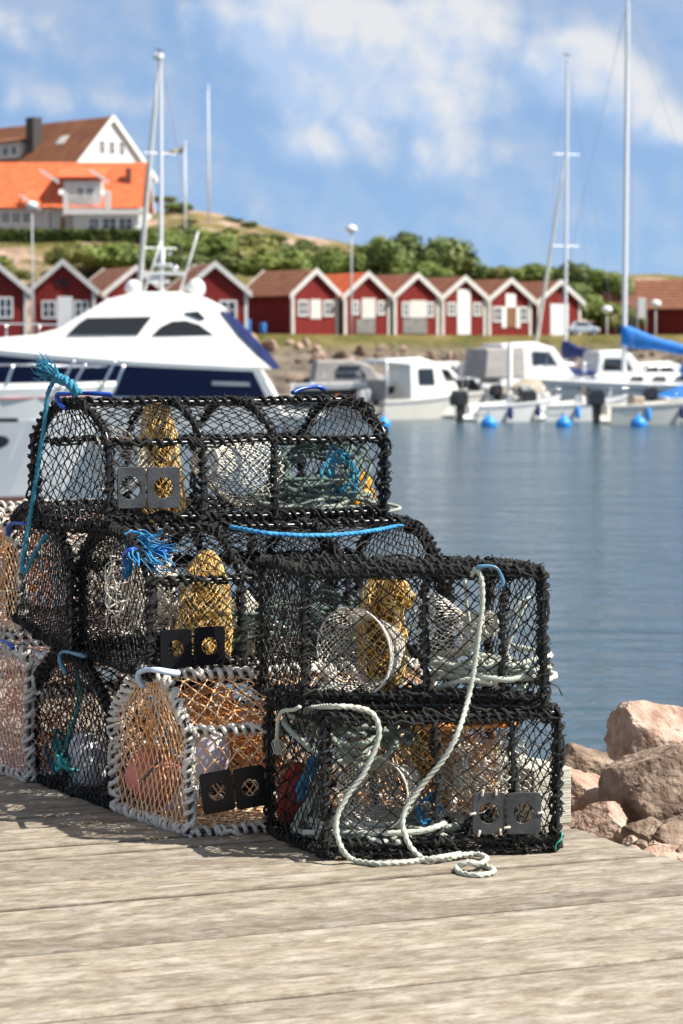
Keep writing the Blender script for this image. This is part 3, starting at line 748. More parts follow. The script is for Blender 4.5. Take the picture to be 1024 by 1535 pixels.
rope('cord', 'stiff black cord end sticking out of the upper square trap over the water', [T2.P(1.0, 0.02, 0.085), on2(826, 1025, 0.01), on2(836, 1029, 0.01), on2(843, 1043, 0.01)], 0.0016, m_twine_k, cat='cord', k=5)
# ------------------------------------------------------------------ dock
def wood_mat():
    m = bpy.data.materials.new('weathered_planks'); m.use_nodes = True
    nt = m.node_tree; b = nt.nodes['Principled BSDF']; N = nt.nodes.new; L = nt.links.new
    uv = N('ShaderNodeUVMap'); uv.uv_map = 'planks'
    at_ = N('ShaderNodeAttribute'); at_.attribute_name = 'tone'
    def noi(sx, sy, sc, det=6, rough=0.6, dist=0.0):
        mp = N('ShaderNodeMapping'); mp.inputs['Scale'].default_value = (sx, sy, 1); L(uv.outputs[0], mp.inputs[0])
        n = N('ShaderNodeTexNoise'); n.inputs['Scale'].default_value = sc; n.inputs['Detail'].default_value = det; n.inputs['Roughness'].default_value = rough; n.inputs['Distortion'].default_value = dist
        L(mp.outputs[0], n.inputs['Vector']); return n.outputs['Fac']
    def ramp(src, p0, c0, p1, c1):
        r = N('ShaderNodeValToRGB'); e = r.color_ramp.elements; e[0].position = p0; e[0].color = (*c0, 1); e[1].position = p1; e[1].color = (*c1, 1); L(src, r.inputs['Fac']); return r.outputs['Color']
    def mix(a, c, fac, mode='MIX'):
        x = N('ShaderNodeMix'); x.data_type = 'RGBA'; x.blend_type = mode
        if isinstance(fac, float): x.inputs[0].default_value = fac
        else: L(fac, x.inputs[0])
        L(a, x.inputs[6])
        if isinstance(c, tuple): x.inputs[7].default_value = (*c, 1)
        else: L(c, x.inputs[7])
        return x.outputs[2]
    base = ramp(noi(4.0, 9, 2.2, 9, 0.74, 0.5), 0.36, (0.195, 0.155, 0.110), 0.64, (0.43, 0.378, 0.303))
    grain = ramp(noi(9, 70, 3.0, 7, 0.78, 0.4), 0.34, (0.68, 0.655, 0.62), 0.60, (1.1, 1.1, 1.1))
    c = mix(base, grain, 1.0, 'MULTIPLY')
    pale = ramp(noi(3.2, 7, 1.7, 8, 0.72), 0.50, (0, 0, 0), 0.70, (1, 1, 1))
    pm = N('ShaderNodeMath'); pm.operation = 'MULTIPLY'; L(pale, pm.inputs[0]); pm.inputs[1].default_value = 0.55
    c = mix(c, (0.56, 0.53, 0.48), pm.outputs[0])
    dark = ramp(noi(4.5, 10, 1.5, 8, 0.74, 0.8), 0.52, (0, 0, 0), 0.74, (1, 1, 1))
    s = N('ShaderNodeMath'); s.operation = 'MULTIPLY'; L(dark, s.inputs[0]); s.inputs[1].default_value = 0.75
    c = mix(c, (0.13, 0.10, 0.068), s.outputs[0])
    split = ramp(noi(4.5, 30, 2.0, 4, 0.6, 0.3), 0.66, (0, 0, 0), 0.70, (1, 1, 1))
    s2 = N('ShaderNodeMath'); s2.operation = 'MULTIPLY'; L(split, s2.inputs[0]); s2.inputs[1].default_value = 0.85
    c = mix(c, (0.10, 0.07, 0.045), s2.outputs[0])
    crack = ramp(noi(5, 130, 2.4, 5, 0.7, 0.5), 0.60, (0, 0, 0), 0.66, (1, 1, 1))
    cm = N('ShaderNodeMath'); cm.operation = 'MULTIPLY'; L(crack, cm.inputs[0]); cm.inputs[1].default_value = 0.6
    c = mix(c, (0.11, 0.085, 0.06), cm.outputs[0])
    # dirt gathered along the plank edges
    ea = N('ShaderNodeAttribute'); ea.attribute_name = 'edge'
    dm = N('ShaderNodeMath'); dm.operation = 'MULTIPLY_ADD'; L(noi(3, 3, 2.5, 5, 0.7), dm.inputs[0]); dm.inputs[1].default_value = 1.8; dm.inputs[2].default_value = -0.25
    dd = N('ShaderNodeMath'); dd.operation = 'MULTIPLY'; dd.use_clamp = True; L(dm.outputs[0], dd.inputs[0]); L(ea.outputs['Fac'], dd.inputs[1])
    c = mix(c, (0.055, 0.04, 0.028), dd.outputs[0])
    tn = N('ShaderNodeMapRange'); tn.inputs['To Min'].default_value = 0.80; tn.inputs['To Max'].default_value = 1.12; L(at_.outputs['Fac'], tn.inputs['Value'])
    c2 = N('ShaderNodeMix'); c2.data_type = 'RGBA'; c2.blend_type = 'MULTIPLY'; c2.inputs[0].default_value = 1; L(c, c2.inputs[6]); L(tn.outputs[0], c2.inputs[7])
    L(c2.outputs[2], b.inputs['Base Color']); b.inputs['Roughness'].default_value = 0.78; b.inputs['Specular IOR Level'].default_value = 0.3
    bp = N('ShaderNodeBump'); bp.inputs['Strength'].default_value = 0.55; bp.inputs['Distance'].default_value = 0.004
    add = N('ShaderNodeMath'); add.operation = 'ADD'; L(noi(1.5, 60, 3.0, 5, 0.7, 0.3), add.inputs[0]); L(noi(1.0, 14, 2.2, 7, 0.65, 0.4), add.inputs[1]); L(add.outputs[0], bp.inputs['Height']); L(bp.outputs[0], b.inputs['Normal'])
    return m


e1 = nrm(G(761, 1431) - G(600, 1449)); e1 = nrm(V3(math.cos(R(22)), math.sin(R(22)), 0)); e2 = V3(-e1[1], e1[0], 0)
E0, E1 = G(850, 1239), G(1024, 1291)
# the ends of the planks: a line through E0 and E1
def edge_at(t):
    d = E1 - E0
    k = (t - np.dot(E0, e2)) / np.dot(d, e2)
    return np.dot(E0 + k * d, e1)
mb = MB(); g = np.random.default_rng(4); uvs = []; tones = []; edges = []
w0 = 0.158; off0 = np.dot(G(0, 1327), e2) % w0
ts = np.arange(-3, 12.6, w0)
for k, t in enumerate(ts):
    t = t + off0
    gap = g.choice([0.003, 0.005, 0.007, 0.010], p=[0.3, 0.3, 0.25, 0.15])
    a1 = edge_at(t + w0 / 2) + g.normal(0, 0.006); a0 = -9.0
    n = 60
    s = np.concatenate([np.linspace(a0, -3, 8)[:-1], np.linspace(-3, a1, n - 7)])
    b0, b1 = t + gap / 2, t + w0 - gap / 2
    dz = g.normal(0, 0.0012); tilt = g.normal(0, 0.0015); cup = g.normal(0, 0.0012)
    prof = [(0, -0.045), (0, -0.006), (0.004, -0.001), (0.018, 0.0), (0.05, cup), (0.105, cup), (w0 - gap - 0.018, 0.0), (w0 - gap - 0.004, -0.001), (w0 - gap, -0.006), (w0 - gap, -0.045)]
    EDG = (1, 1, 1, 0, 0, 0, 0, 1, 1, 1)
    ringv = []
    for i, x in enumerate(s):
        wob = noise.noise(Vector((x * 3, k * 7.1, 0))) * 0.0022
        for j, (p, z) in enumerate(prof):
            ed = wob * EDG[j]; edges.append(EDG[j] if j in (2, 7) else EDG[j] * 1.7)
            zz = z + dz + tilt * (p / w0 - 0.5) * 2 - (abs(noise.noise(Vector((x * 9, k * 3.3 + j, 5)))) * 0.003 if j in (2, 7) else 0)
            ringv.append(e1 * x + e2 * (b0 + p + ed) + V3(0, 0, zz))
            uvs.append((x + k * 3.37, p + k * 1.913))
    m_ = len(prof); i = np.arange(len(s) - 1)[:, None]; j = np.arange(m_)[None, :]; j2 = (j + 1) % m_
    q = np.stack([i * m_ + j, i * m_ + j2, (i + 1) * m_ + j2, (i + 1) * m_ + j], -1).reshape(-1, 4)[:, ::-1]
    mb.add(np.array(ringv), q, ng=[list(range(m_)), list(range((len(s) - 1) * m_, len(s) * m_))[::-1]])
    tones += [g.uniform(0, 1)] * len(ringv)
    sm = g.choice([0.12, 0.25, 0.45, 0.8], p=[0.35, 0.25, 0.25, 0.15]); edges[-len(ringv):] = [q * sm for q in edges[-len(ringv):]]
dock = obj('dock_floor', mb, wood_mat(), smooth=False)
me = dock.data
ul = me.uv_layers.new(name='planks'); vi = np.empty(len(me.loops), np.int32); me.loops.foreach_get('vertex_index', vi)
ul.data.foreach_set('uv', np.array(uvs)[vi].ravel())
eb = me.attributes.new('edge', 'FLOAT', 'POINT'); eb.data.foreach_set('value', np.array(edges, float))
ta = me.attributes.new('tone', 'FLOAT', 'POINT'); ta.data.foreach_set('value', np.array(tones))
tag(dock, 'grey weathered plank floor of the fishing dock', kind='structure')
m_timber = mat('pale_timber', (0.40, 0.38, 0.29), 0.75, rgb2=(0.56, 0.54, 0.44), vscale=2.2, stretch=(1.0, 1.0, 26), bump=0.4, bscale=8, detail=6)
# joists under the planks
mb = MB()
for a in np.arange(-8, 0.3, 0.9):
    box(mb, 0, 0.1, 0, 15, -0.24, -0.052, M=lambda v, a=a: e1 * (v[:, :1] + a - 0.4) + e2 * (v[:, 1:2] - 3) + np.array([0, 0, 1]) * v[:, 2:])
tag(obj('dock_floor_joist', mb, m_timber, smooth=False), kind='structure')
# kerb beam along the end of the dock
d = nrm(E0 - E1); n_ = nrm(np.cross(d, [0, 0, 1]))
if n_[0] < 0: n_ = -n_
c0 = G(862, 1236) + d * 0.02; mb = MB()
hexa(mb, [c0 + d * 0 - n_ * 0.14, c0, c0 + d * 1.1, c0 + d * 1.1 - n_ * 0.14, c0 - n_ * 0.14 + V3(0, 0, 0.178), c0 + V3(0, 0, 0.178), c0 + d * 1.1 + V3(0, 0, 0.178), c0 + d * 1.1 - n_ * 0.14 + V3(0, 0, 0.178)])
tag(obj('kerb_beam', mb, m_timber, smooth=False, bevel=0.006), 'pale squared timber beam lying along the end of the dock behind the traps', 'beam')

# ------------------------------------------------------------------ rocks
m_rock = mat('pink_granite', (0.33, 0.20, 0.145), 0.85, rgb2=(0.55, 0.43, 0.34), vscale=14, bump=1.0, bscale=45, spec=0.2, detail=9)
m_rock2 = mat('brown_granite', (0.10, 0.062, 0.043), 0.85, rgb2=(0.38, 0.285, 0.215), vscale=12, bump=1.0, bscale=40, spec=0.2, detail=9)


def ico(sub):
    import bmesh
    bm = bmesh.new(); bmesh.ops.create_icosphere(bm, subdivisions=sub, radius=1)
    v = np.array([x.co[:] for x in bm.verts]); f = np.array([[x.index for x in p.verts] for p in bm.faces]); bm.free()
    return v, f


ICO5, ICOF5 = ico(5); ICO3, ICOF3 = ico(3)


def rock_mesh(mb, c, half, planes, seed, nrand=7, V=None, Fc=None, rz=0.0):
    """an angular boulder: a ball cut by planes (normal, distance), then roughened"""
    V = ICO5 if V is None else V; Fc = ICOF5 if Fc is None else Fc
    g = np.random.default_rng(seed)
    pl = [(nrm(n), h) for n, h in planes]
    for i in range(nrand): pl.append((nrm(g.normal(0, 1, 3)), g.uniform(0.66, 0.95)))
    r = np.full(len(V), 1.15)
    for n, h in pl:
        dn = V @ n
        r = np.minimum(r, np.where(dn > 0.05, h / np.maximum(dn, 0.05), 9))
    v = V * r[:, None]
    ds = np.array([noise.fractal(Vector(q * 2.2 + seed), 0.9, 2.1, 6) for q in v])
    v = v * (1 + 0.05 * ds - 0.05 * np.abs(np.array([noise.fractal(Vector(q * 4.5 + seed + 40), 0.8, 2.1, 5) for q in v])))[:, None]
    v = v * np.array(half)
    cz, sz = math.cos(rz), math.sin(rz)
    v = np.stack([v[:, 0] * cz - v[:, 1] * sz, v[:, 0] * sz + v[:, 1] * cz, v[:, 2]], 1)
    mb.add(v + np.asarray(c), t=Fc)


def rock(label, px, py, D, hw, hh, planes, seed, m=None, hd=None, group=None, nrand=7):
    """centre pixel, distance, half width and half height in pixels"""
    c = at(px, py, D); s = D / F
    mb = MB(); rock_mesh(mb, (0, 0, 0), (hw * s, (hd or hw) * s, hh * s), planes, seed, nrand)
    o = obj('rock', mb, m or m_rock, None, sharp=28, loc=c)
    return tag(o, label, 'rock', group)


rock('tall pink boulder highest of the rocks, sunlit top and shadowed upright face', 985, 1108, 9.6, 76, 62, [((-1, -0.30, 0.04), 0.80), ((0.42, -0.50, 0.76), 0.60), ((0.05, 0.3, 0.95), 0.88), ((0.75, 0.0, 0.6), 0.92), ((-0.2, -1.0, 0.0), 0.9)], 3, hd=60, nrand=3)
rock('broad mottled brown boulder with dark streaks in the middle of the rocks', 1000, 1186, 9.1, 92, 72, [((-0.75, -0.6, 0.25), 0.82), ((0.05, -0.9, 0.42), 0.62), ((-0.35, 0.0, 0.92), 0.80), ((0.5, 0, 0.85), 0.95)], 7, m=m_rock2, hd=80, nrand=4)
rock('wedge shaped brown boulder against the water beside the traps', 872, 1152, 10.0, 56, 44, [((0.42, -0.2, 0.88), 0.62), ((-0.7, -0.2, 0.6), 0.72), ((0, -1, 0.3), 0.7)], 12, m=m_rock2, hd=50, nrand=4)
rock('pale pink slab of rock right behind the end of the kerb beam', 872, 1194, 9.3, 48, 40, [((0.5, -0.35, 0.8), 0.62), ((-0.3, -0.9, 0.2), 0.7)], 21, hd=44, nrand=5)
rock('rounded pale pink rock at the end of the planks', 908, 1243, 8.75, 42, 38, [((-0.55, -0.5, 0.65), 0.72), ((0.6, -0.4, 0.6), 0.75), ((0, -1, 0.1), 0.7)], 26, hd=40, nrand=5)
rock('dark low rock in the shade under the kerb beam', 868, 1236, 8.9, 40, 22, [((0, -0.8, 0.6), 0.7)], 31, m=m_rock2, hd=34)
rock('small brown angular rock between the rounded pale rock and the broad boulder', 964, 1249, 8.6, 30, 24, [((-0.3, -0.5, 0.8), 0.6), ((-0.7, -0.6, 0), 0.7)], 37, m=m_rock2, hd=28)
rock('small brown rock at the foot of the broad boulder by the frame edge', 1012, 1262, 8.55, 34, 26, [((0.2, -0.6, 0.7), 0.65)], 41, m=m_rock2, hd=30)
rock('small pink flat stone lying lowest among the rocks', 992, 1284, 8.3, 38, 17, [((0, -0.4, 0.9), 0.6)], 43, hd=32)
g = np.random.default_rng(9)
for i, (px, py, D, w) in enumerate([(988, 1247, 8.75, 17), (1010, 1238, 8.8, 16), (985, 1268, 8.5, 12), (962, 1270, 8.45, 13), (945, 1262, 8.5, 11), (1018, 1285, 8.3, 16), (934, 1250, 8.7, 12), (976, 1236, 8.8, 12), (950, 1275, 8.4, 12), (1000, 1262, 8.6, 10)]):
    rock('small broken stone wedged between the bigger pink rocks by the planks', px, py, D, w, w * g.uniform(0.6, 0.9), [], 60 + i, m=(m_rock2 if i % 2 else m_rock), group='small stones among the rocks')
# the rest of the heap, down to the water and out of the frame
RP = []
for s_ in range(5):
    mb = MB(); rock_mesh(mb, (0, 0, 0), (1, 1, 1), [], 80 + s_, 9, ICO3, ICOF3); o_ = obj('rock', mb, m_rock if s_ % 2 else m_rock2, sharp=30)
    tag(o_, 'pink granite rock of the heap sloping from the dock to the water', 'rock', 'rocks sloping down to the water'); RP.append(o_)
spots = []
dE = nrm(E1 - E0); nE = V3(-dE[1], dE[0], 0)
if nE[0] < 0: nE = -nE
for i in range(46):
    a = g.uniform(-1.2, 2.6); b = g.uniform(0.35, 1.5)
    p = E0 + dE * a + nE * b
    z = -0.34 - b * 0.42 + g.normal(0, 0.05)
    spots.append((p[0], p[1], z, g.uniform(0.13, 0.27)))
for i, (x, y, z, s_) in enumerate(spots):
    o_ = RP[i % 5] if i < 5 else dup(RP[i % 5])
    o_.location = (x, y, z); o_.rotation_euler = (g.uniform(0, 6), g.uniform(0, 6), g.uniform(0, 6)); o_.scale = (s_ * g.uniform(0.8, 1.3), s_, s_ * g.uniform(0.7, 1.0))
# bank under the dock and the rocks
mb = MB(); nx, ny = 60, 14
P = np.zeros((nx, ny, 3))
for i in range(nx):
    for j in range(ny):
        a = -9 + 16 * i / (nx - 1); b = -1.5 + 4.4 * j / (ny - 1)
        p = E0 + dE * a + nE * b
        P[i, j] = (p[0], p[1], -0.42 - max(0, b) * 0.50 + 0.10 * noise.fractal(Vector((p[0] * 2, p[1] * 2, 0)), 1, 2, 4))
i = np.arange(nx - 1)[:, None]; j = np.arange(ny - 1)[None, :]
mb.add(P.reshape(-1, 3), np.stack([i * ny + j, (i + 1) * ny + j, (i + 1) * ny + j + 1, i * ny + j + 1], -1).reshape(-1, 4))
tag(obj('ground', mb, m_rock2), kind='structure')

# ------------------------------------------------------------------ water
WZ = -1.35


def water_mat():
    m = bpy.data.materials.new('harbour_water'); m.use_nodes = True
    nt = m.node_tree; b = nt.nodes['Principled BSDF']; N = nt.nodes.new; L = nt.links.new
    b.inputs['Base Color'].default_value = (0.045, 0.082, 0.105, 1); b.inputs['Roughness'].default_value = 0.16; b.inputs['IOR'].default_value = 1.33
    tc = N('ShaderNodeTexCoord')
    def noi(sc, sx, sy, det, rough=0.55, rot=0.0):
        mp = N('ShaderNodeMapping'); mp.inputs['Scale'].default_value = (sx, sy, 1); mp.inputs['Rotation'].default_value = (0, 0, rot); L(tc.outputs['Object'], mp.inputs[0])
        n = N('ShaderNodeTexNoise'); n.inputs['Scale'].default_value = sc; n.inputs['Detail'].default_value = det; n.inputs['Roughness'].default_value = rough; L(mp.outputs[0], n.inputs['Vector']); return n.outputs['Fac']
    a = noi(1.6, 0.8, 1.0, 4, 0.6, 0.25); c = noi(0.42, 0.4, 1.0, 5, 0.6, -0.1)
    # breeze patches: rougher far out, smoother close to the dock
    gz = N('ShaderNodeSeparateXYZ'); L(tc.outputs['Object'], gz.inputs[0])
    mr = N('ShaderNodeMapRange'); mr.inputs['From Min'].default_value = 18; mr.inputs['From Max'].default_value = 46; mr.inputs['To Min'].default_value = 0.22; mr.inputs['To Max'].default_value = 1.0; L(gz.outputs['Y'], mr.inputs['Value'])
    ml = N('ShaderNodeMath'); ml.operation = 'MULTIPLY'; L(a, ml.inputs[0]); L(mr.outputs[0], ml.inputs[1])
    ad = N('ShaderNodeMath'); ad.operation = 'MULTIPLY_ADD'; L(c, ad.inputs[0]); ad.inputs[1].default_value = 2.6; L(ml.outputs[0], ad.inputs[2])
    bp = N('ShaderNodeBump'); bp.inputs['Strength'].default_value = 1.0; bp.inputs['Distance'].default_value = 0.22
    L(ad.outputs[0], bp.inputs['Height']); L(bp.outputs[0], b.inputs['Normal'])
    return m


mb = MB(); mb.add([[-260, -40, WZ], [260, -40, WZ], [260, 152, WZ], [-260, 152, WZ]], [[0, 1, 2, 3]])
tag(obj('water', mb, water_mat(), smooth=False), kind='structure')
mb = MB(); mb.add([[-260, -40, WZ - 3], [260, -40, WZ - 3], [260, 152, WZ - 3], [-260, 152, WZ - 3]], [[0, 1, 2, 3]])
tag(obj('sea_ground', mb, m_rock2, smooth=False), kind='structure')

# ------------------------------------------------------------------ far shore and hill
RX = [(-900, 300), (-300, 318), (0, 318), (215, 296), (260, 311), (330, 325), (400, 346), (450, 362), (530, 374), (610, 388), (700, 409), (760, 403), (860, 411), (940, 420), (1024, 425), (1300, 432), (1900, 440)]
rx = np.array([(p - 512) * 260 / F for p, _ in RX]); rh = np.array([1.48 + (520 - q) * 260 / F for _, q in RX])


def hill_z(x, y):
    ys = 139 + 1.6 * noise.noise(Vector((x * 0.06, 0.3, 0)))
    n1 = noise.fractal(Vector((x * 0.06, y * 0.06, 1.7)), 1, 2, 5)
    Rr = float(np.interp(x * 260 / max(y, 150), rx, rh)) if y < 260 else float(np.interp(x, rx, rh))
    if y < ys: return -1.35 - (ys - y) * 0.5
    if y < ys + 7:
        t = (y - ys) / 7; return -1.35 + 3.55 * (t ** 0.8) + 0.25 * n1 * t
    z = 2.2 + 0.06 * n1
    if y > 171:
        t = min(1, (y - 171) / 89); s = t * t * (3 - 2 * t)
        z = 2.2 + (Rr - 2.2) * (0.35 * t + 0.65 * s) + 0.9 * n1 * min(1, t * 4)
    if y > 260: z = Rr - (y - 260) * 0.03 + 1.2 * n1
    # terrace that carries the houses
    hx = x * 215 / max(y, 100)
    k = 1 / (1 + math.exp((hx + 14.5) * 1.3))
    if y > 176 and k > 0.01:
        tz = 10.3 + 0.15 * n1 + (0.0 if y < 232 else min(4.5, (y - 232) * 0.25))
        ramp_ = min(1, max(0, (y - 176) / 20)); ramp_ = ramp_ ** 0.8
        z = z * (1 - k) + k * (2.2 + (tz - 2.2) * ramp_)
    return z


xs = np.linspace(-0.62, 0.62, 200); ys_ = np.concatenate([np.linspace(132, 150, 24), np.linspace(151, 275, 82), np.linspace(280, 420, 12)])
P = np.array([[(u * y, y, hill_z(u * y, y)) for y in ys_] for u in xs])
nx, ny = P.shape[:2]; mb = MB(); i = np.arange(nx - 1)[:, None]; j = np.arange(ny - 1)[None, :]
mb.add(P.reshape(-1, 3), np.stack([i * ny + j, (i + 1) * ny + j, (i + 1) * ny + j + 1, i * ny + j + 1], -1).reshape(-1, 4))


def hill_mat():
    m = bpy.data.materials.new('heath_and_rock'); m.use_nodes = True
    nt = m.node_tree; b = nt.nodes['Principled BSDF']; N = nt.nodes.new; L = nt.links.new
    tc = N('ShaderNodeTexCoord')
    def noi(sc, det, sz=1.0):
        mp = N('ShaderNodeMapping'); mp.inputs['Scale'].default_value = (1, 1, sz); L(tc.outputs['Object'], mp.inputs[0])
        n = N('ShaderNodeTexNoise'); n.inputs['Scale'].default_value = sc; n.inputs['Detail'].default_value = det; n.inputs['Roughness'].default_value = 0.62; L(mp.outputs[0], n.inputs['Vector']); return n.outputs['Fac']
    def ramp(src, els):
        r = N('ShaderNodeValToRGB'); e = r.color_ramp.elements
        while len(e) < len(els): e.new(0.5)
        for q, (p, c) in zip(e, els): q.position = p; q.color = (*c, 1)
        L(src, r.inputs['Fac']); return r.outputs['Color']
    grass = ramp(noi(0.25, 6), [(0.3, (0.075, 0.090, 0.024)), (0.5, (0.17, 0.145, 0.05)), (0.66, (0.32, 0.24, 0.11))])
    rk = ramp(noi(0.5, 8), [(0.3, (0.20, 0.125, 0.095)), (0.5, (0.42, 0.29, 0.22)), (0.72, (0.56, 0.44, 0.36))])
    f = ramp(noi(0.22, 8, 2.2), [(0.46, (0, 0, 0)), (0.56, (1, 1, 1))])
    sp0 = N('ShaderNodeSeparateXYZ'); L(tc.outputs['Object'], sp0.inputs[0]); my = N('ShaderNodeMapRange'); my.inputs['From Min'].default_value = 168; my.inputs['From Max'].default_value = 178; L(sp0.outputs['Y'], my.inputs['Value'])
    fm = N('ShaderNodeMath'); fm.operation = 'MULTIPLY'; L(f, fm.inputs[0]); L(my.outputs[0], fm.inputs[1]); f = fm.outputs[0]
    x = N('ShaderNodeMix'); x.data_type = 'RGBA'; L(f, x.inputs[0]); L(grass, x.inputs[6]); L(rk, x.inputs[7])
    # stones along the waterline
    sep = N('ShaderNodeSeparateXYZ'); L(tc.outputs['Object'], sep.inputs[0])
    mr = N('ShaderNodeMapRange'); mr.inputs['From Min'].default_value = 1.0; mr.inputs['From Max'].default_value = 1.8; mr.inputs['To Min'].default_value = 1; mr.inputs['To Max'].default_value = 0; L(sep.outputs['Z'], mr.inputs['Value'])
    rk2 = ramp(noi(0.9, 8), [(0.3, (0.09, 0.075, 0.06)), (0.5, (0.20, 0.165, 0.13)), (0.7, (0.34, 0.28, 0.22))])
    x2 = N('ShaderNodeMix'); x2.data_type = 'RGBA'; L(mr.outputs[0], x2.inputs[0]); L(x.outputs[2], x2.inputs[6]); L(rk2, x2.inputs[7])
    L(x2.outputs[2], b.inputs['Base Color']); b.inputs['Roughness'].default_value = 0.95; b.inputs['Specular IOR Level'].default_value = 0.1
    bp = N('ShaderNodeBump'); bp.inputs['Strength'].default_value = 1; bp.inputs['Distance'].default_value = 0.8; L(noi(0.6, 8), bp.inputs['Height']); L(bp.outputs[0], b.inputs['Normal'])
    return m


tag(obj('hill', mb, hill_mat()), kind='structure')
g = np.random.default_rng(21)
for i in range(150):
    px = g.uniform(380, 1080) if i < 130 else g.uniform(-40, 380)
    y = g.uniform(139.6, 144.5); x = (px - 512) * y / F
    r_ = g.uniform(0.16, 0.38)
    o_ = dup(RP[i % 5], (x, y, hill_z(x, y) + r_ * 0.2), (g.uniform(0, 6), g.uniform(0, 6), g.uniform(0, 6)), (r_ * g.uniform(0.8, 1.5), r_, r_ * 0.7), 'pale boulder on the stone embankment below the red boathouses')
    o_['group'] = 'embankment boulders'; 

# ------------------------------------------------------------------ bushes
def leaf_mat(name, a, b_, sc=1.2):
    m = mat(name, a, 0.6, rgb2=b_, vscale=sc, spec=0.25, detail=3)
    return m


m_leaf = [leaf_mat('leaves_mid', (0.095, 0.145, 0.028), (0.22, 0.26, 0.06)), leaf_mat('leaves_dark', (0.065, 0.10, 0.026), (0.15, 0.18, 0.048)), leaf_mat('leaves_olive', (0.125, 0.14, 0.032), (0.24, 0.235, 0.065))]
m_bark = mat('bark', (0.10, 0.07, 0.05), 0.9, var=0.3)


def crown(mb, seed, n=5200, size=0.065):
    """unit crown: leaf sprays spread through several clumps"""
    g = np.random.default_rng(seed)
    cl = []
    for i in range(15):
        a = g.uniform(0, 2 * PI); rr = math.sqrt(g.uniform(0, 1)) * 0.72
        cl.append((rr * math.cos(a), rr * math.sin(a), 0.25 + (1 - rr) * g.uniform(0.2, 0.6), g.uniform(0.2, 0.36)))
    cl = np.array(cl)
    k = g.integers(0, len(cl), n); d = g.normal(0, 1, (n, 3)); d /= np.linalg.norm(d, axis=1, keepdims=True)
    r = cl[k, 3] * g.uniform(0.55, 1.1, n) 
    c = cl[k, :3] + d * r[:, None]; c[:, 2] = np.maximum(c[:, 2], 0.02)
    u = np.cross(d, g.normal(0, 1, (n, 3))); u /= np.linalg.norm(u, axis=1, keepdims=True)
    w = np.cross(d + g.normal(0, 0.5, (n, 3)), u); w /= np.linalg.norm(w, axis=1, keepdims=True)
    s = size * g.uniform(0.5, 1.2, (n, 1))
    v = np.stack([c - u * s, c - w * s * 0.6, c + u * s, c + w * s * 0.6], 1).reshape(-1, 3)
    mb.add(v, np.arange(4 * n).reshape(-1, 4))


BP = []
for i in range(4):
    mb = MB(); crown(mb, 100 + i)
    mbt = MB()
    for q in range(4):
        a = q * 1.7 + i
        tube(mbt, spline([V3(0.05 * math.cos(a), 0.05 * math.sin(a), -0.15), V3(0.15 * math.cos(a), 0.15 * math.sin(a), 0.15), V3(0.35 * math.cos(a), 0.35 * math.sin(a), 0.45)], 0.08), np.linspace(0.035, 0.012, len(spline([V3(0.05 * math.cos(a), 0.05 * math.sin(a), -0.15), V3(0.15 * math.cos(a), 0.15 * math.sin(a), 0.15), V3(0.35 * math.cos(a), 0.35 * math.sin(a), 0.45)], 0.08))), 5)
    BP.append((mb.mesh('crown'), mbt.mesh('stem')))
for a_, b_ in BP: b_.materials.append(m_bark)
CROWN = {}
def bush(px, py, D, wpx, hpx, label, group, mi=0, pi=0, rz=0.0, name='bush', dpx=None):
    c = at(px, py, D); s = D / F
    e = bpy.data.objects.new(name, None); COL.objects.link(e)
    e.location = Vector([float(q) for q in c]); e.rotation_euler = (0, 0, rz); e.scale = (wpx * s / 1.7, (dpx or wpx) * s / 1.7, hpx * s * 1.18)
    tag(e, label, 'bush', group)
    key = (pi % 4, mi)
    if key not in CROWN:
        me = BP[pi % 4][0].copy(); me.materials.append(m_leaf[mi]); CROWN[key] = me
    for nm, me in (('crown', CROWN[key]), ('stem', BP[pi % 4][1])):
        o = bpy.data.objects.new(nm, me); COL.objects.link(o); o.parent = e
    return e


gb = 'green bushes on the hillside behind the boathouses'
lb = 'green bush among many on the hillside above the red boathouses'
bush(620, 425, 178, 175, 70, 'biggest dense green thicket, rising highest behind the middle boathouses', None, 1, 0)
bush(575, 425, 176, 90, 58, 'rounded green bush at the near shoulder of the biggest thicket', None, 0, 1)
g = np.random.default_rng(33)
for i, (px, py, D, w, h, mi) in enumerate([(160, 400, 184, 120, 34, 0), (110, 402, 182, 60, 32, 2), (205, 410, 184, 90, 36, 0), (250, 392, 195, 80, 36, 0), (290, 385, 200, 110, 40, 0), (335, 400, 190, 100, 42, 0), (300, 418, 182, 130, 34, 1), (390, 405, 186, 110, 40, 2), (440, 398, 196, 90, 34, 1), (430, 418, 180, 110, 34, 0), (480, 410, 188, 90, 32, 2), (500, 425, 178, 90, 42, 0), (525, 395, 205, 60, 16, 2),
                                          (690, 425, 180, 80, 34, 1), (740, 428, 184, 80, 26, 2), (790, 430, 182, 90, 28, 0), (870, 450, 174, 70, 52, 1), (905, 460, 172, 80, 44, 0), (940, 455, 178, 80, 36, 2), (890, 485, 163, 80, 36, 0), (930, 495, 162, 60, 30, 2), (985, 445, 184, 80, 20, 1), (845, 430, 186, 50, 28, 0), (1040, 445, 180, 80, 24, 0), (395, 365, 230, 60, 14, 1), (340, 335, 250, 40, 8, 1), (240, 305, 240, 40, 10, 2), (20, 425, 178, 60, 22, 2), (-60, 410, 184, 120, 34, 0), (1110, 460, 176, 110, 40, 1), (265, 425, 176, 60, 24, 2), (560, 405, 190, 70, 40, 0), (660, 400, 195, 70, 30, 0), (640, 428, 172, 80, 30, 0)]):
    bush(px, py, D, w * 1.35, h * 1.05, lb, gb, mi, i, g.uniform(0, 6))
g = np.random.default_rng(77)
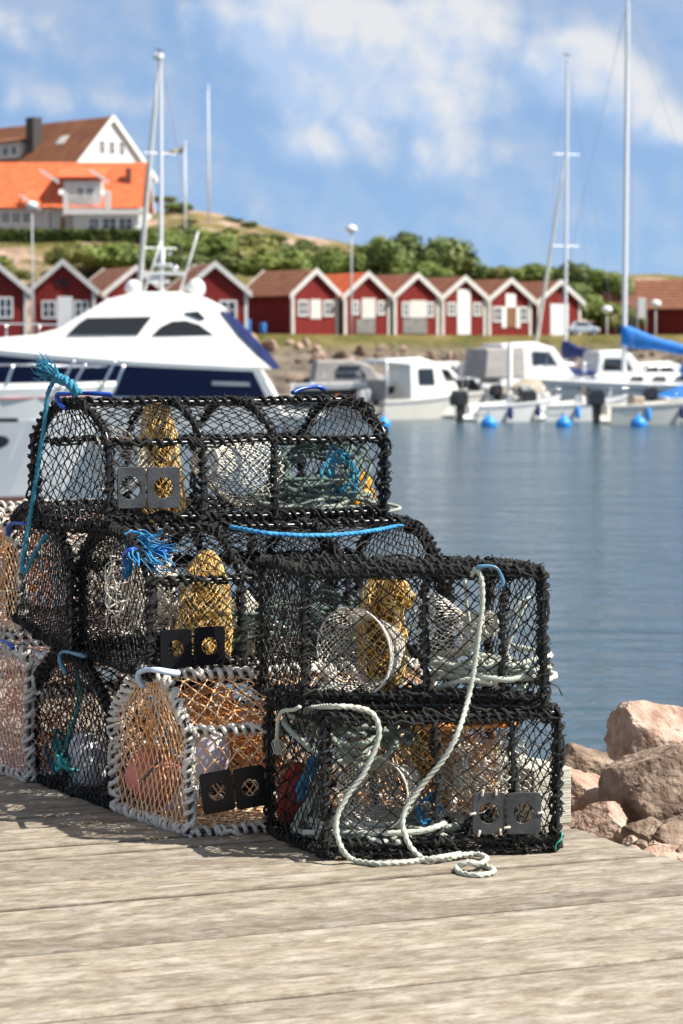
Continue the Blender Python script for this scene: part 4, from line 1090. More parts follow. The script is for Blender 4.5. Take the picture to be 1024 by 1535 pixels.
for i in range(64):
    px = g.uniform(205, 720) if i < 46 else g.uniform(720, 1060); y = g.uniform(182, 252); x = (px - 512) * y / F; s_ = F / y; w_ = g.uniform(1.2, 3.4) * s_
    if px < 235 and y < 235: continue
    z = hill_z(x, y); e_ = bush(px, 300, y, w_, w_ * g.uniform(0.25, 0.45), lb, gb, int(g.integers(0, 3)), i, g.uniform(0, 6)); e_.location = (x, y, z - 0.1)
# clipped hedge in front of the houses
mb = MB(); n = 9000; g = np.random.default_rng(8)
D = 194; a = at(-40, 364, D); b = at(222, 364, D)
t = g.uniform(0, 1, n); side = g.uniform(0, 1, n); hh = 17 * D / F
y_ = np.where(side < 0.6, -0.5 + g.normal(0, 0.06, n), g.uniform(-0.5, 0.9, n)); z_ = np.where(side < 0.6, g.uniform(-0.3, 1, n) * hh, hh + g.normal(0, 0.05, n))
c = a[None] + (b - a)[None] * t[:, None] + np.stack([0 * t, y_, z_], 1)
u = g.normal(0, 1, (n, 3)); u /= np.linalg.norm(u, axis=1, keepdims=True); w = np.cross(u, g.normal(0, 1, (n, 3))); w /= np.linalg.norm(w, axis=1, keepdims=True); s = g.uniform(0.1, 0.22, (n, 1))
mb.add(np.stack([c - u * s, c - w * s, c + u * s, c + w * s], 1).reshape(-1, 3), np.arange(4 * n).reshape(-1, 4))
box(mb, a[0], b[0], a[1] - 0.42, a[1] + 0.85, a[2] - 1.8, a[2] + hh - 0.08)
tag(obj('hedge', mb, m_leaf[1], smooth=False), 'long dark clipped hedge running below the houses', 'hedge')
# low stone wall below the hedge
mb = MB(); a = at(-40, 380, 192); b = at(98, 384, 192); gg = np.random.default_rng(2); x = a[0]
while x < b[0]:
    w = gg.uniform(0.5, 1.1); 
    for k in range(2):
        rock_mesh(mb, (x + w / 2, 192 + gg.normal(0, 0.05), a[2] - 0.9 + k * 0.5), (w * 0.55, 0.35, 0.32), [], int(gg.integers(0, 99)), 6, ICO3, ICOF3)
    x += w * 0.95
tag(obj('stone_wall', mb, m_rock, sharp=30), 'low pale stone wall on the slope under the hedge', 'wall')
# ------------------------------------------------------------------ boathouses
m_falu = mat('red_boards', (0.20, 0.022, 0.018), 0.8, var=0.18, vscale=1.5, stretch=(6, 6, 0.4), bump=0.3, bscale=5, spec=0.2)
m_white = mat('white_paint', (0.80, 0.79, 0.76), 0.6, var=0.04, vscale=2)
m_offw = mat('dirty_white_paint', (0.66, 0.63, 0.58), 0.7, var=0.08, vscale=2)
m_tile_b = mat('brown_roof_tiles', (0.23, 0.088, 0.048), 0.8, rgb2=(0.33, 0.14, 0.08), vscale=2.5, bump=0.6, bscale=7)
m_tile_o = mat('orange_roof_tiles', (0.60, 0.115, 0.035), 0.75, rgb2=(0.70, 0.165, 0.055), vscale=1.5, bump=0.5, bscale=6)
m_glass = mat('window_glass', (0.03, 0.035, 0.04), 0.08, spec=0.8)
m_grey_door = mat('grey_boards', (0.23, 0.22, 0.20), 0.8, var=0.2, vscale=2)
m_brown_door = mat('brown_door_paint', (0.25, 0.12, 0.05), 0.7, var=0.1)
m_dark = mat('dark_shutter', (0.05, 0.02, 0.02), 0.8)


import bmesh
def local(name, mb, m, e, bevel=0, smooth=False, sharp=None):
    """a part given in its thing's own axes"""
    me = mb.mesh(name)
    bm_ = bmesh.new(); bm_.from_mesh(me); bmesh.ops.recalc_face_normals(bm_, faces=bm_.faces); bm_.to_mesh(me); bm_.free()
    me.materials.append(m)
    me.polygons.foreach_set('use_smooth', np.full(len(me.polygons), bool(smooth)))
    if smooth and sharp: me.set_sharp_from_angle(angle=R(sharp))
    o = bpy.data.objects.new(name, me); COL.objects.link(o); o.parent = e
    if bevel:
        b = o.modifiers.new('soft_edges', 'BEVEL'); b.width = bevel; b.segments = 2; b.limit_method = 'ANGLE'
    return o


def win(e, x, z, w, h, y=0.0, face='y', panes=True):
    mb = MB(); t = 0.09
    for a in ((x - w / 2, x - w / 2 + t, z, z + h), (x + w / 2 - t, x + w / 2, z, z + h), (x - w / 2 + t, x + w / 2 - t, z, z + t), (x - w / 2 + t, x + w / 2 - t, z + h - t, z + h), (x - 0.03, x + 0.03, z + t, z + h - t)):
        box(mb, a[0], a[1], y - 0.07, y - 0.004, a[2], a[3])
    box(mb, x - w / 2 + t, x - 0.03, y - 0.06, y - 0.004, z + h * 0.5 - 0.02, z + h * 0.5 + 0.02); box(mb, x + 0.03, x + w / 2 - t, y - 0.06, y - 0.004, z + h * 0.5 - 0.02, z + h * 0.5 + 0.02)
    f = local('window', mb, m_white, e)
    mb = MB(); box(mb, x - w / 2 + t * 0.6, x + w / 2 - t * 0.6, y - 0.032, y - 0.003, z + t * 0.6, z + h - t * 0.6)
    p = local('pane', mb, m_glass, e); p.parent = f
    return f


def hut(pxpk, D, zb, w, L, eave, peak, rz, label, feats, roof=None, over=0.32, group='red boathouses along the far shore', base=0.9):
    loc = at(pxpk, 500, D); loc[2] = zb
    e = empty('boathouse', loc, label, 'boathouse', group)
    e.rotation_euler = (0, 0, R(rz)); hw = w / 2
    roof = roof or m_tile_b
    mb = MB()
    prof = [(-hw, -base), (hw, -base), (hw, eave), (0, peak), (-hw, eave)]
    v = np.array([(x, 0, z) for x, z in prof] + [(x, L, z) for x, z in prof]); n = 5
    mb.add(v, [[i, (i + 1) % n, (i + 1) % n + n, i + n] for i in range(n)], ng=[[4, 3, 2, 1, 0], [5, 6, 7, 8, 9]])
    mb.q[-1] = mb.q[-1][:, ::-1]
    local('wall', mb, m_falu, e)
    sl = (peak - eave) / hw; ox = hw + over; ez = eave - over * sl
    for s in (-1, 1):
        mb = MB(); t = 0.11
        # tiled slope, as courses
        K = 9
        for k in range(K):
            x0 = s * ox * (1 - k / K); x1 = s * ox * (1 - (k + 1) / K); z0 = peak - sl * abs(x0) + 0.03; z1 = peak - sl * abs(x1) + 0.03
            hexa(mb, [(x0, -0.18, z0), (x1, -0.18, z1), (x1, L + 0.28, z1), (x0, L + 0.28, z0), (x0, -0.18, z0 + t), (x1, -0.18, z1 + t * 0.6), (x1, L + 0.28, z1 + t * 0.6), (x0, L + 0.28, z0 + t)])
        local('roof', mb, roof, e)
        for y in (-0.235, L + 0.285):
            mb = MB(); b = 0.24
            hexa(mb, [(s * (ox + 0.02), y, ez - b + 0.1), (0.0, y, peak - b + 0.1), (0.0, y + 0.05, peak - b + 0.1), (s * (ox + 0.02), y + 0.05, ez - b + 0.1), (s * (ox + 0.02), y, ez + 0.2), (0.0, y, peak + 0.2), (0.0, y + 0.05, peak + 0.2), (s * (ox + 0.02), y + 0.05, ez + 0.2)])
            local('bargeboard', mb, m_offw, e)
        mb = MB(); box(mb, s * hw - 0.09 + 0.03 * s, s * hw + 0.09 + 0.03 * s, -0.06, 0.12, -base + 0.02, eave - 0.08)
        local('corner_board', mb, m_offw, e)
    for f in feats:
        k = f[0]
        if k == 'win': win(e, *f[1:])
        else:
            _, x, z, ww, h, m = f
            mb = MB(); box(mb, x - ww / 2, x + ww / 2, -0.05, -0.003, z, z + h)
            d = local('door' if k == 'door' else ('panel' if k == 'panel' else 'shutter'), mb, m, e)
            if k == 'door':
                mb = MB(); lathe(mb, [(0.012, 0), (0.02, 0.2), (0.02, 0.8), (0.012, 1)], V3(x + ww * 0.38, -0.05, z + h * 0.45), V3(x + ww * 0.38, -0.13, z + h * 0.45), 8)
                q = local('handle', mb, m_dark, e); q.parent = d
    return e


HB = 2.28
hut(-8, 138, HB, 3.3, 5, 2.35, 3.75, 8, 'red boathouse cut by the frame edge, next to the one with a white door', [('win', 0.6, 0.75, 0.8, 1.15), ('win', -0.9, 0.75, 0.8, 1.15)])
hut(95, 140, HB, 3.3, 5, 2.4, 3.85, 4, 'red boathouse with a white door between two windows, above the yacht foredeck', [('win', -0.78, 0.75, 0.8, 1.0), ('win', 1.0, 0.75, 0.8, 1.0), ('door', 0.1, 0.02, 0.85, 1.95, m_white), ('shutter', -0.2, 2.55, 0.3, 0.4, m_dark), ('shutter', 0.2, 2.55, 0.3, 0.4, m_dark)])
hut(203, 146, HB, 3.4, 6, 2.35, 3.7, 22, 'red boathouse mostly hidden behind the yacht and its mast', [('win', -0.95, 0.75, 0.8, 1.1), ('win', 0.8, 0.75, 0.8, 1.1)])
hut(322, 142, HB, 3.5, 5.5, 2.35, 3.8, 14, 'red boathouse behind the white radar dome, one window showing', [('win', 0.75, 0.7, 1.0, 1.1), ('win', -0.7, 0.7, 1.0, 1.1)])
hut(472, 150, HB, 3.05, 5.4, 2.38, 3.66, 34, 'red boathouse showing its whole long side wall and brown roof', [('win', -0.85, 1.0, 0.7, 0.95), ('win', 0.95, 1.0, 0.7, 0.95), ('panel', 0.05, 0.85, 0.75, 1.15, m_offw)])
hut(550, 151.5, HB, 2.95, 5.4, 2.3, 3.52, 30, 'red boathouse with the bright orange tiled roof', [('win', -0.82, 1.1, 0.5, 0.85), ('win', 0.95, 1.1, 0.5, 0.85), ('panel', 0.1, 0.9, 0.95, 1.2, m_offw), ('door', -0.1, 0.0, 1.3, 0.86, m_grey_door)], roof=m_tile_o)
hut(624, 153, HB, 2.95, 5.4, 2.3, 3.48, 30, 'red boathouse with a wide grey lower door, just past the orange roofed one', [('win', -0.75, 1.0, 0.55, 0.9), ('win', 0.95, 1.0, 0.55, 0.9), ('panel', 0.12, 0.95, 1.1, 1.05, m_offw), ('door', -0.1, 0.0, 1.7, 0.9, m_grey_door)])
hut(695, 155, HB - 0.05, 2.95, 5.4, 2.3, 3.42, 30, 'red boathouse with a tall narrow white door up into its gable', [('win', -0.9, 1.15, 0.6, 0.8), ('win', 0.95, 1.15, 0.6, 0.8), ('door', 0.0, 0.0, 0.95, 2.75, m_white)])
hut(764, 157, HB - 0.12, 2.95, 5.4, 2.3, 3.4, 30, 'red boathouse with a brown door under a small white porch', [('win', -0.9, 0.85, 0.7, 0.95), ('win', 0.95, 0.85, 0.7, 0.95), ('panel', 0.05, 1.75, 0.75, 0.85, m_white), ('door', 0.1, 0.55, 0.55, 1.15, m_brown_door), ('panel', -0.42, 0.5, 0.34, 1.3, m_white), ('panel', 0.6, 0.5, 0.30, 1.3, m_white)])
hut(838, 160, HB - 0.2, 3.05, 5.4, 2.3, 3.45, 30, 'red boathouse with a broad white double door, last of the row', [('door', 0.0, 0.0, 1.35, 2.1, m_white)])
hut(1075, 168, HB - 0.3, 5.5, 7.5, 2.1, 3.9, 52, 'red shed standing apart beyond the blue sail cover', [('win', -1.5, 0.8, 0.9, 1.0), ('panel', 1.0, 0.2, 1.0, 1.9, m_white)], group=None)

# ------------------------------------------------------------------ houses on the hill
m_grey_wall = mat('pale_grey_boards', (0.50, 0.51, 0.50), 0.75, var=0.06, vscale=2)
m_slate = mat('dark_chimney', (0.055, 0.05, 0.05), 0.8, var=0.2)
m_brick = mat('brown_chimney', (0.16, 0.07, 0.045), 0.85, var=0.2, vscale=4)
m_tile_h = mat('brown_house_tiles', (0.20, 0.068, 0.035), 0.8, rgb2=(0.29, 0.12, 0.05), vscale=0.8, bump=0.5, bscale=5)


def slab(mb, a, b, c, d, t):
    n = nrm(np.cross(np.array(b) - a, np.array(d) - a)); 
    if n[2] < 0: n = -n
    P = [np.array(q, float) for q in (a, b, c, d)]
    hexa(mb, P + [q + n * t for q in P])


def wbox(name, m, e, *a, bevel=0):
    mb = MB(); box(mb, *a); return local(name, mb, m, e, bevel)


# orange roofed house: long front to the viewer, ridge across. Local x right, y away, origin at its ground, centre of the front
DH = 212.0; S = DH / F
o0 = at(95, 356, DH)
h1 = empty('house', o0, 'grey house with bright orange tiled roof and a white balcony, on the hill', 'house')
def hx(px): return (px - 95) * S
def hz(py): return (356 - py) * S
W0, W1 = hx(-60), hx(212)
zE, zR = hz(308), hz(240)
DEP = 9.0
mb = MB(); prof = [(0.4, -2.0), (0.4, zE), (DEP / 2 + 0.2, zR - 0.15), (DEP, zE), (DEP, -2.0)]
v = np.array([(W0, y, z) for y, z in prof] + [(W1 - 0.3, y, z) for y, z in prof]); n = 5
mb.add(v, [[i, i + n, (i + 1) % n + n, (i + 1) % n] for i in range(n)], ng=[[0, 1, 2, 3, 4], [9, 8, 7, 6, 5]]); local('wall', mb, m_grey_wall, h1)
for k, (ya, yb) in enumerate(((-0.25, DEP / 2 + 0.2), (DEP + 0.45, DEP / 2 + 0.2))):
    mb = MB(); za = zE - 0.25; K = 14
    rL, rE = hx(178), hx(214)
    for i in range(K):
        t0, t1 = i / K, (i + 1) / K
        slab(mb, (W0, ya + (yb - ya) * t0, za + (zR - za) * t0), (W1 + 0.25 + (hx(196) - hx(212)) * t0 * 0, ya + (yb - ya) * t0, za + (zR - za) * t0), (W1 + 0.25, ya + (yb - ya) * t1, za + (zR - za) * t1 - 0.03), (W0, ya + (yb - ya) * t1, za + (zR - za) * t1 - 0.03), 0.12)
    local('roof', mb, m_tile_o, h1)
    mb = MB(); slab(mb, (W1 + 0.26, ya, za - 0.22), (W1 + 0.40, ya, za - 0.22), (W1 + 0.40, yb, zR - 0.22), (W1 + 0.26, yb, zR - 0.22), 0.5); local('bargeboard', mb, m_white, h1)
# dormer block with balcony
x0, x1 = hx(96), hx(152)
mb = MB(); box(mb, x0, x1, 0.0, 4.0, hz(318), hz(272)); local('dormer_wall', mb, m_grey_wall, h1)
mb = MB(); slab(mb, (hx(84), -0.4, hz(269)), (hx(158), -0.4, hz(269)), (hx(158), 4.0, hz(250)), (hx(84), 4.0, hz(250)), 0.14); local('dormer_roof', mb, m_tile_o, h1)
for xa, za, xb, zb_ in ((62, 254, 90, 272), (136, 254, 164, 272)):
    mb = MB(); hexa(mb, [(hx(xa), -0.55, hz(za + 5)), (hx(xb), -0.55, hz(zb_ + 5)), (hx(xb), -0.42, hz(zb_ + 5)), (hx(xa), -0.42, hz(za + 5)), (hx(xa), -0.55, hz(za)), (hx(xb), -0.55, hz(zb_)), (hx(xb), -0.42, hz(zb_)), (hx(xa), -0.42, hz(za))]); local('dormer_bargeboard', mb, m_white, h1)
for xa, za, xb, zb_ in ((34, 292, 62, 312),):
    mb = MB(); hexa(mb, [(hx(xa), -1.0, hz(za + 5)), (hx(xb), -1.0, hz(zb_ + 5)), (hx(xb), -0.8, hz(zb_ + 5)), (hx(xa), -0.8, hz(za + 5)), (hx(xa), -1.0, hz(za)), (hx(xb), -1.0, hz(zb_)), (hx(xb), -0.8, hz(zb_)), (hx(xa), -0.8, hz(za))]); local('porch_bargeboard', mb, m_white, h1)
mb = MB(); slab(mb, (hx(34), -1.0, hz(308)), (hx(62), -1.0, hz(312)), (hx(62), 1.6, hz(286)), (hx(34), 1.6, hz(284)), 0.12); local('porch_roof', mb, m_tile_o, h1)
for c in (121, 135): win(h1, hx(c), hz(301), 0.72, 1.15, 0.0)
for c in (8, 24, 40): win(h1, hx(c), hz(335), 0.8, 0.95, 0.4)
win(h1, hx(75), hz(350), 0.5, 1.9, 0.4)
# bay under the balcony
wbox('bay_wall', m_grey_wall, h1, hx(112), hx(206), -1.2, 0.39, -2.0, hz(323))
wbox('balcony_floor', m_white, h1, hx(98), hx(218), -1.5, 0.2, hz(323), hz(316))
for c, w in ((143, 0.9), (166, 1.3), (190, 1.3)): win(h1, hx(c), hz(347), w, 1.1, -1.2)
mb = MB()
for t in np.linspace(hx(99), hx(166), 24): box(mb, t - 0.02, t + 0.02, -1.45, -1.40, hz(316), hz(297))
box(mb, hx(98), hx(167), -1.47, -1.37, hz(298), hz(295)); box(mb, hx(98), hx(104), -1.5, -1.34, hz(316), hz(290)); box(mb, hx(160), hx(168), -1.5, -1.34, hz(316), hz(288))
local('balcony_railing', mb, m_white, h1)
wbox('chimney', m_brick, h1, hx(185), hx(193), 2.2, 2.9, hz(296), hz(250))
for px_ in (94, 156):
    mb = MB(); lathe(mb, [(0.02, 0), (0.14, 0.2), (0.24, 0.7), (0.25, 1.0), (0.23, 1.0), (0.02, 0.4)], V3(hx(px_), -0.45, hz(290)), V3(hx(px_) + 0.02, -0.62, hz(289)), 18); local('satellite_dish', mb, m_white, h1, smooth=True)
wbox('door', m_brown_door, h1, hx(90), hx(97), 0.34, 0.397, hz(356), hz(326))

# brown roofed house behind
DB = 243.0; S2 = DB / F
o1 = at(168, 262, DB); zg = at(168, 350, DB)[2]
h2 = empty('house', (o1[0], o1[1], zg), 'tall white house with a steep brown roof and dark chimney behind the orange roofed one', 'house')
th = R(44); h2.rotation_euler = (0, 0, th)
w2, L2 = 9.6, 22.0; zE2 = (350 - 258) * S2; zP2 = (350 - 178) * S2
mb = MB(); hw = w2 / 2; prof = [(-hw, -1), (hw, -1), (hw, zE2), (0, zP2 - 0.2), (-hw, zE2)]
v = np.array([(x, 0, z) for x, z in prof] + [(x, L2, z) for x, z in prof])
mb.add(v, [[i + n, (i + 1) % n + n, (i + 1) % n, i] for i in range(5)], ng=[[4, 3, 2, 1, 0], [5, 6, 7, 8, 9]]); local('wall', mb, m_white, h2)
for s in (-1, 1):
    mb = MB(); K = 14; ox = hw + 0.6; sl = (zP2 - zE2) / hw
    for i in range(K):
        xa, xb = s * ox * (1 - i / K), s * ox * (1 - (i + 1) / K)
        slab(mb, (xa, -0.2, zP2 - sl * abs(xa)), (xb, -0.2, zP2 - sl * abs(xb) - 0.03), (xb, L2 + 0.5, zP2 - sl * abs(xb) - 0.03), (xa, L2 + 0.5, zP2 - sl * abs(xa)), 0.14)
    local('roof', mb, m_tile_h, h2)
    mb = MB(); hexa(mb, [(s * ox, -0.36, zP2 - sl * ox - 0.3), (0, -0.36, zP2 - 0.3), (0, -0.21, zP2 - 0.3), (s * ox, -0.21, zP2 - sl * ox - 0.3), (s * ox, -0.36, zP2 - sl * ox + 0.25), (0, -0.36, zP2 + 0.25), (0, -0.21, zP2 + 0.25), (s * ox, -0.21, zP2 - sl * ox + 0.25)]); local('bargeboard', mb, m_white, h2)
for x in (-1.2, 0, 1.2): win(h2, x, zE2 + 1.6, 0.75, 1.3)
for x in (-2.4, 2.4): win(h2, x, zE2 - 2.2, 1.0, 1.4)
wbox('gable_band', m_white, h2, -hw + 0.1, hw - 0.1, -0.12, -0.004, zE2 - 0.15, zE2 + 0.25)
def roofx(z): return -(zP2 - z) / ((zP2 - zE2) / hw)
zc = (350 - 222) * S2; wbox('chimney', m_slate, h2, roofx(zc) - 0.3, roofx(zc) + 0.75, 8.4, 9.6, zc - 0.8, (350 - 172) * S2)
mb = MB(); zd = (350 - 235) * S2; xd = roofx(zd)
box(mb, xd, xd + 3.0, 9.9, 14.5, zd, zd + 1.7); local('dormer_wall', mb, m_grey_wall, h2)
mb = MB(); slab(mb, (xd - 0.5, 9.6, zd + 1.7), (xd - 0.5, 14.8, zd + 1.7), (xd + 3.6, 14.8, zd + 2.6), (xd + 3.6, 9.6, zd + 2.6), 0.14); local('dormer_roof', mb, m_tile_h, h2)
for y in (10.8, 12.2, 13.6):
    mb = MB(); box(mb, xd - 0.06, xd - 0.004, y - 0.45, y + 0.45, zd + 0.4, zd + 1.4); f = local('dormer_window', mb, m_white, h2)
    mb = MB(); box(mb, xd - 0.08, xd - 0.062, y - 0.36, y + 0.36, zd + 0.5, zd + 1.3); q = local('pane', mb, m_glass, h2); q.parent = f
zs = (350 - 218) * S2; xs_ = roofx(zs); sl = (zP2 - zE2) / hw
mb = MB(); slab(mb, (xs_, 4.4, zs + 0.16), (xs_, 5.6, zs + 0.16), (xs_ + 0.75, 5.6, zs + 0.16 + 0.75 * sl), (xs_ + 0.75, 4.4, zs + 0.16 + 0.75 * sl), 0.08); local('skylight', mb, m_offw, h2)

# ------------------------------------------------------------------ boats
m_gel = mat('white_gelcoat', (0.80, 0.80, 0.77), 0.25, var=0.03, vscale=1.2, coat=0.3)
m_gel2 = mat('cream_gelcoat', (0.74, 0.71, 0.63), 0.3, var=0.05, vscale=1.2, coat=0.2)
m_gelg = mat('grey_gelcoat', (0.42, 0.43, 0.44), 0.3, var=0.05, vscale=1.2, coat=0.2)
m_navy = mat('navy_paint', (0.006, 0.011, 0.048), 0.3, spec=0.3)
m_tint = mat('tinted_glass', (0.015, 0.018, 0.022), 0.06, spec=0.9)
m_steel = mat('stainless_steel', (0.75, 0.75, 0.76), 0.18, metal=1.0)
m_ob = mat('outboard_black', (0.02, 0.02, 0.022), 0.3, coat=0.3)
m_tarp = mat('grey_tarpaulin', (0.36, 0.33, 0.31), 0.7, var=0.15, vscale=2)
m_bluec = mat('blue_canvas', (0.012, 0.20, 0.62), 0.65, var=0.2, vscale=1.5, bump=0.3, bscale=4)
m_navyc = mat('navy_canvas', (0.02, 0.035, 0.16), 0.7, var=0.2, vscale=2)
m_alu = mat('painted_mast', (0.78, 0.78, 0.78), 0.35, spec=0.5)
m_stay = mat('grey_stay', (0.30, 0.31, 0.33), 0.6)
m_buoy = mat('blue_buoy', (0.02, 0.28, 0.75), 0.4, var=0.1)
m_orange = mat('orange_fender', (0.85, 0.22, 0.04), 0.4)
m_boot = mat('brown_boot_top', (0.18, 0.08, 0.06), 0.5)
m_pink = mat('pink_stripe', (0.62, 0.28, 0.26), 0.4)
m_anti = mat('dark_antifoul', (0.05, 0.06, 0.07), 0.6)


def hull_pts(L, B, Hb, Hs, t, f, flare=0.82, rake=0.12, full=0.5, tr=0.0):
    """half-breadth point on the topside: t 0 stern..1 bow, f 0 waterline..1 gunwale"""
    b = B / 2 * (1 - max(0, (t - full) / (1 - full)) ** 2.2) * (0.9 + 0.1 * min(1, t * 3))
    bw = b * (flare - 0.25 * max(0, t - 0.5))
    h = Hs + (Hb - Hs) * t ** 1.7
    x = L * (t - rake * (1 - f) * max(0, t - 0.35) / 0.65) + tr * f ** 1.5 * max(0, 1 - t * 7)
    return x, bw + (b - bw) * f, h * f


def boat_hull(e, L, B, Hb, Hs, m, open_=True, draft=0.25, floor=0.12, **k):
    n = 18; T = np.linspace(0, 1, n); mb = MB(); rows = []
    for t in T:
        sec = []
        for f in (1.0, 0.66, 0.33, 0.0):
            x, y, z = hull_pts(L, B, Hb, Hs, t, f, **k); sec.append((x, y, z))
        x, y, z = hull_pts(L, B, Hb, Hs, t, 0, **k)
        sec.append((x - 0.02 * L * t, 0.0, -draft))
        left = sec; right = [(a, -b, c) for a, b, c in sec[:-1]][::-1]
        x, y, z = hull_pts(L, B, Hb, Hs, t, 1.0, **k); yi = max(0.0, y - 0.10 - 0.0 * t)
        if open_:
            fz = min(floor + 0.25 * max(0, t - 0.8) * 5 * Hb * 0.3, z)
            inner = [(x - 0.06 * (t > 0.9), -yi, z + 0.02), (x - 0.1 * (t > 0.9), -yi * 0.9, fz), (x - 0.1 * (t > 0.9), yi * 0.9, fz), (x - 0.06 * (t > 0.9), yi, z + 0.02)]
        else:
            inner = [(x, -yi, z + 0.04), (x, -yi * 0.5, z + 0.08), (x, yi * 0.5, z + 0.08), (x, yi, z + 0.04)]
        rows.append(left + right + inner)
    P = np.array(rows); m_ = P.shape[1]
    i = np.arange(n - 1)[:, None]; j = np.arange(m_)[None, :]; j2 = (j + 1) % m_
    q = np.stack([i * m_ + j, i * m_ + j2, (i + 1) * m_ + j2, (i + 1) * m_ + j], -1).reshape(-1, 4)
    mb.add(P.reshape(-1, 3), q, ng=[list(range(m_))[::-1], list(range((n - 1) * m_, n * m_))])
    return local('hull', mb, m, e, smooth=True, sharp=35)


def hull_strip(e, name, L, B, Hb, Hs, f0, f1, m, t0=0.0, t1=0.98, off=0.018, **k):
    """a band on both topsides, following the hull"""
    for s in (1, -1):
        n = 16; mb = MB(); P = []
        for t in np.linspace(t0, t1, n):
            a = hull_pts(L, B, Hb, Hs, t, f0, **k); b = hull_pts(L, B, Hb, Hs, t, f1, **k)
            for (x, y, z), o in ((a, off), (b, off), (b, -0.02), (a, -0.02)): P.append((x, s * (y + o), z))
        i = np.arange(n - 1)[:, None]; j = np.arange(4)[None, :]; j2 = (j + 1) % 4
        q = np.stack([i * 4 + j, i * 4 + j2, (i + 1) * 4 + j2, (i + 1) * 4 + j], -1).reshape(-1, 4)
        mb.add(np.array(P), q, ng=[[0, 1, 2, 3], [n * 4 - 4, n * 4 - 3, n * 4 - 2, n * 4 - 1]])
        local(name, mb, m, e)


def side_panel(e, name, poly, y, m, t=0.03, both=True):
    for s in ((1, -1) if both else (-1,)):
        mb = MB(); prism(mb, poly, s * y - t, s * y + t, 0.012); local(name, mb, m, e)


def outboard(e, x=-0.25, z=0.35, s=1.0, m=None):
    mb = MB(); prism(mb, [(x - 0.32 * s, z + 0.1 * s), (x + 0.22 * s, z + 0.1 * s), (x + 0.25 * s, z + 0.45 * s), (x + 0.12 * s, z + 0.62 * s), (x - 0.22 * s, z + 0.58 * s), (x - 0.36 * s, z + 0.38 * s)], -0.19 * s, 0.19 * s, 0.06 * s)
    c = local('outboard_motor', mb, m or m_ob, e, smooth=True, sharp=40)
    mb = MB(); prism(mb, [(x - 0.12 * s, z - 0.75 * s), (x + 0.06 * s, z - 0.75 * s), (x + 0.12 * s, z + 0.12 * s), (x - 0.16 * s, z + 0.12 * s)], -0.07 * s, 0.07 * s, 0.02)
    q = local('leg', mb, m or m_ob, e); q.parent = c
    mb = MB(); box(mb, x + 0.1 * s, x + 0.3 * s, -0.13 * s, 0.13 * s, z - 0.2 * s, z + 0.1 * s); q = local('bracket', mb, m_steel, e); q.parent = c


def rail(e, pts, r=0.016, posts=True, base=0.35):
    mb = MB(); tube(mb, spline(pts, 0.15), r, 6)
    o = local('rail', mb, m_steel, e, smooth=True)
    if posts:
        for p in pts[::1]:
            mb = MB(); tube(mb, np.array([p, np.array(p) - V3(0, 0, base)]), r, 6); q = local('stanchion', mb, m_steel, e, smooth=True); q.parent = o


def boat(px, D, rz, label, name='boat', cat='boat', group=None):
    p = at(px, 600, D); p[2] = WZ
    e = empty(name, p, label, cat, group); e.rotation_euler = (0, 0, R(rz)); return e


def cabin(e, pts, hw, m=None, c=0.08, tin=0.12, name='cabin'):
    mb = MB(); prism(mb, pts, -hw, hw, c, top_in=tin); return local(name, mb, m or m_gel, e, smooth=True, sharp=35)


# small cabin boat with the grey canopy
b = boat(556, 99, 38, 'small white cabin boat with an open grey back, second from the yacht stern')
boat_hull(b, 5.0, 2.0, 1.15, 0.75, m_gel2, draft=0.3); hull_strip(b, 'rub_rail', 5.0, 2.0, 1.15, 0.75, 0.8, 0.9, m_gelg)
cabin(b, [(1.3, 0.5), (3.6, 0.7), (3.35, 1.15), (2.85, 2.2), (1.9, 2.42), (0.1, 2.32), (0.1, 2.2), (1.3, 2.1)], 0.88)
side_panel(b, 'window', [(1.75, 1.35), (2.55, 1.35), (2.45, 1.98), (1.75, 1.98)], 0.845, m_tint)
mb = MB(); hexa(mb, [(3.42, -0.62, 1.25), (3.45, -0.62, 1.25), (3.45, 0.62, 1.25), (3.42, 0.62, 1.25), (2.93, -0.58, 2.12), (2.98, -0.58, 2.12), (2.98, 0.58, 2.12), (2.93, 0.58, 2.12)]); local('windscreen', mb, m_tint, b)
mb = MB(); box(mb, 0.12, 0.16, -0.8, 0.8, 0.75, 1.55); local('canopy_cloth', mb, m_tarp, b)
for y in (-0.82, 0.82):
    mb = MB(); tube(mb, np.array([[0.14, y, 0.7], [0.14, y, 2.25]]), 0.03, 6); local('canopy_post', mb, m_gel, b, smooth=True)
outboard(b, -0.3, 0.55, 1.05, m_gelg)
rail(b, [(3.2, -0.75, 1.45), (4.2, -0.6, 1.55), (5.0, 0, 1.62), (4.2, 0.6, 1.55), (3.2, 0.75, 1.45)])

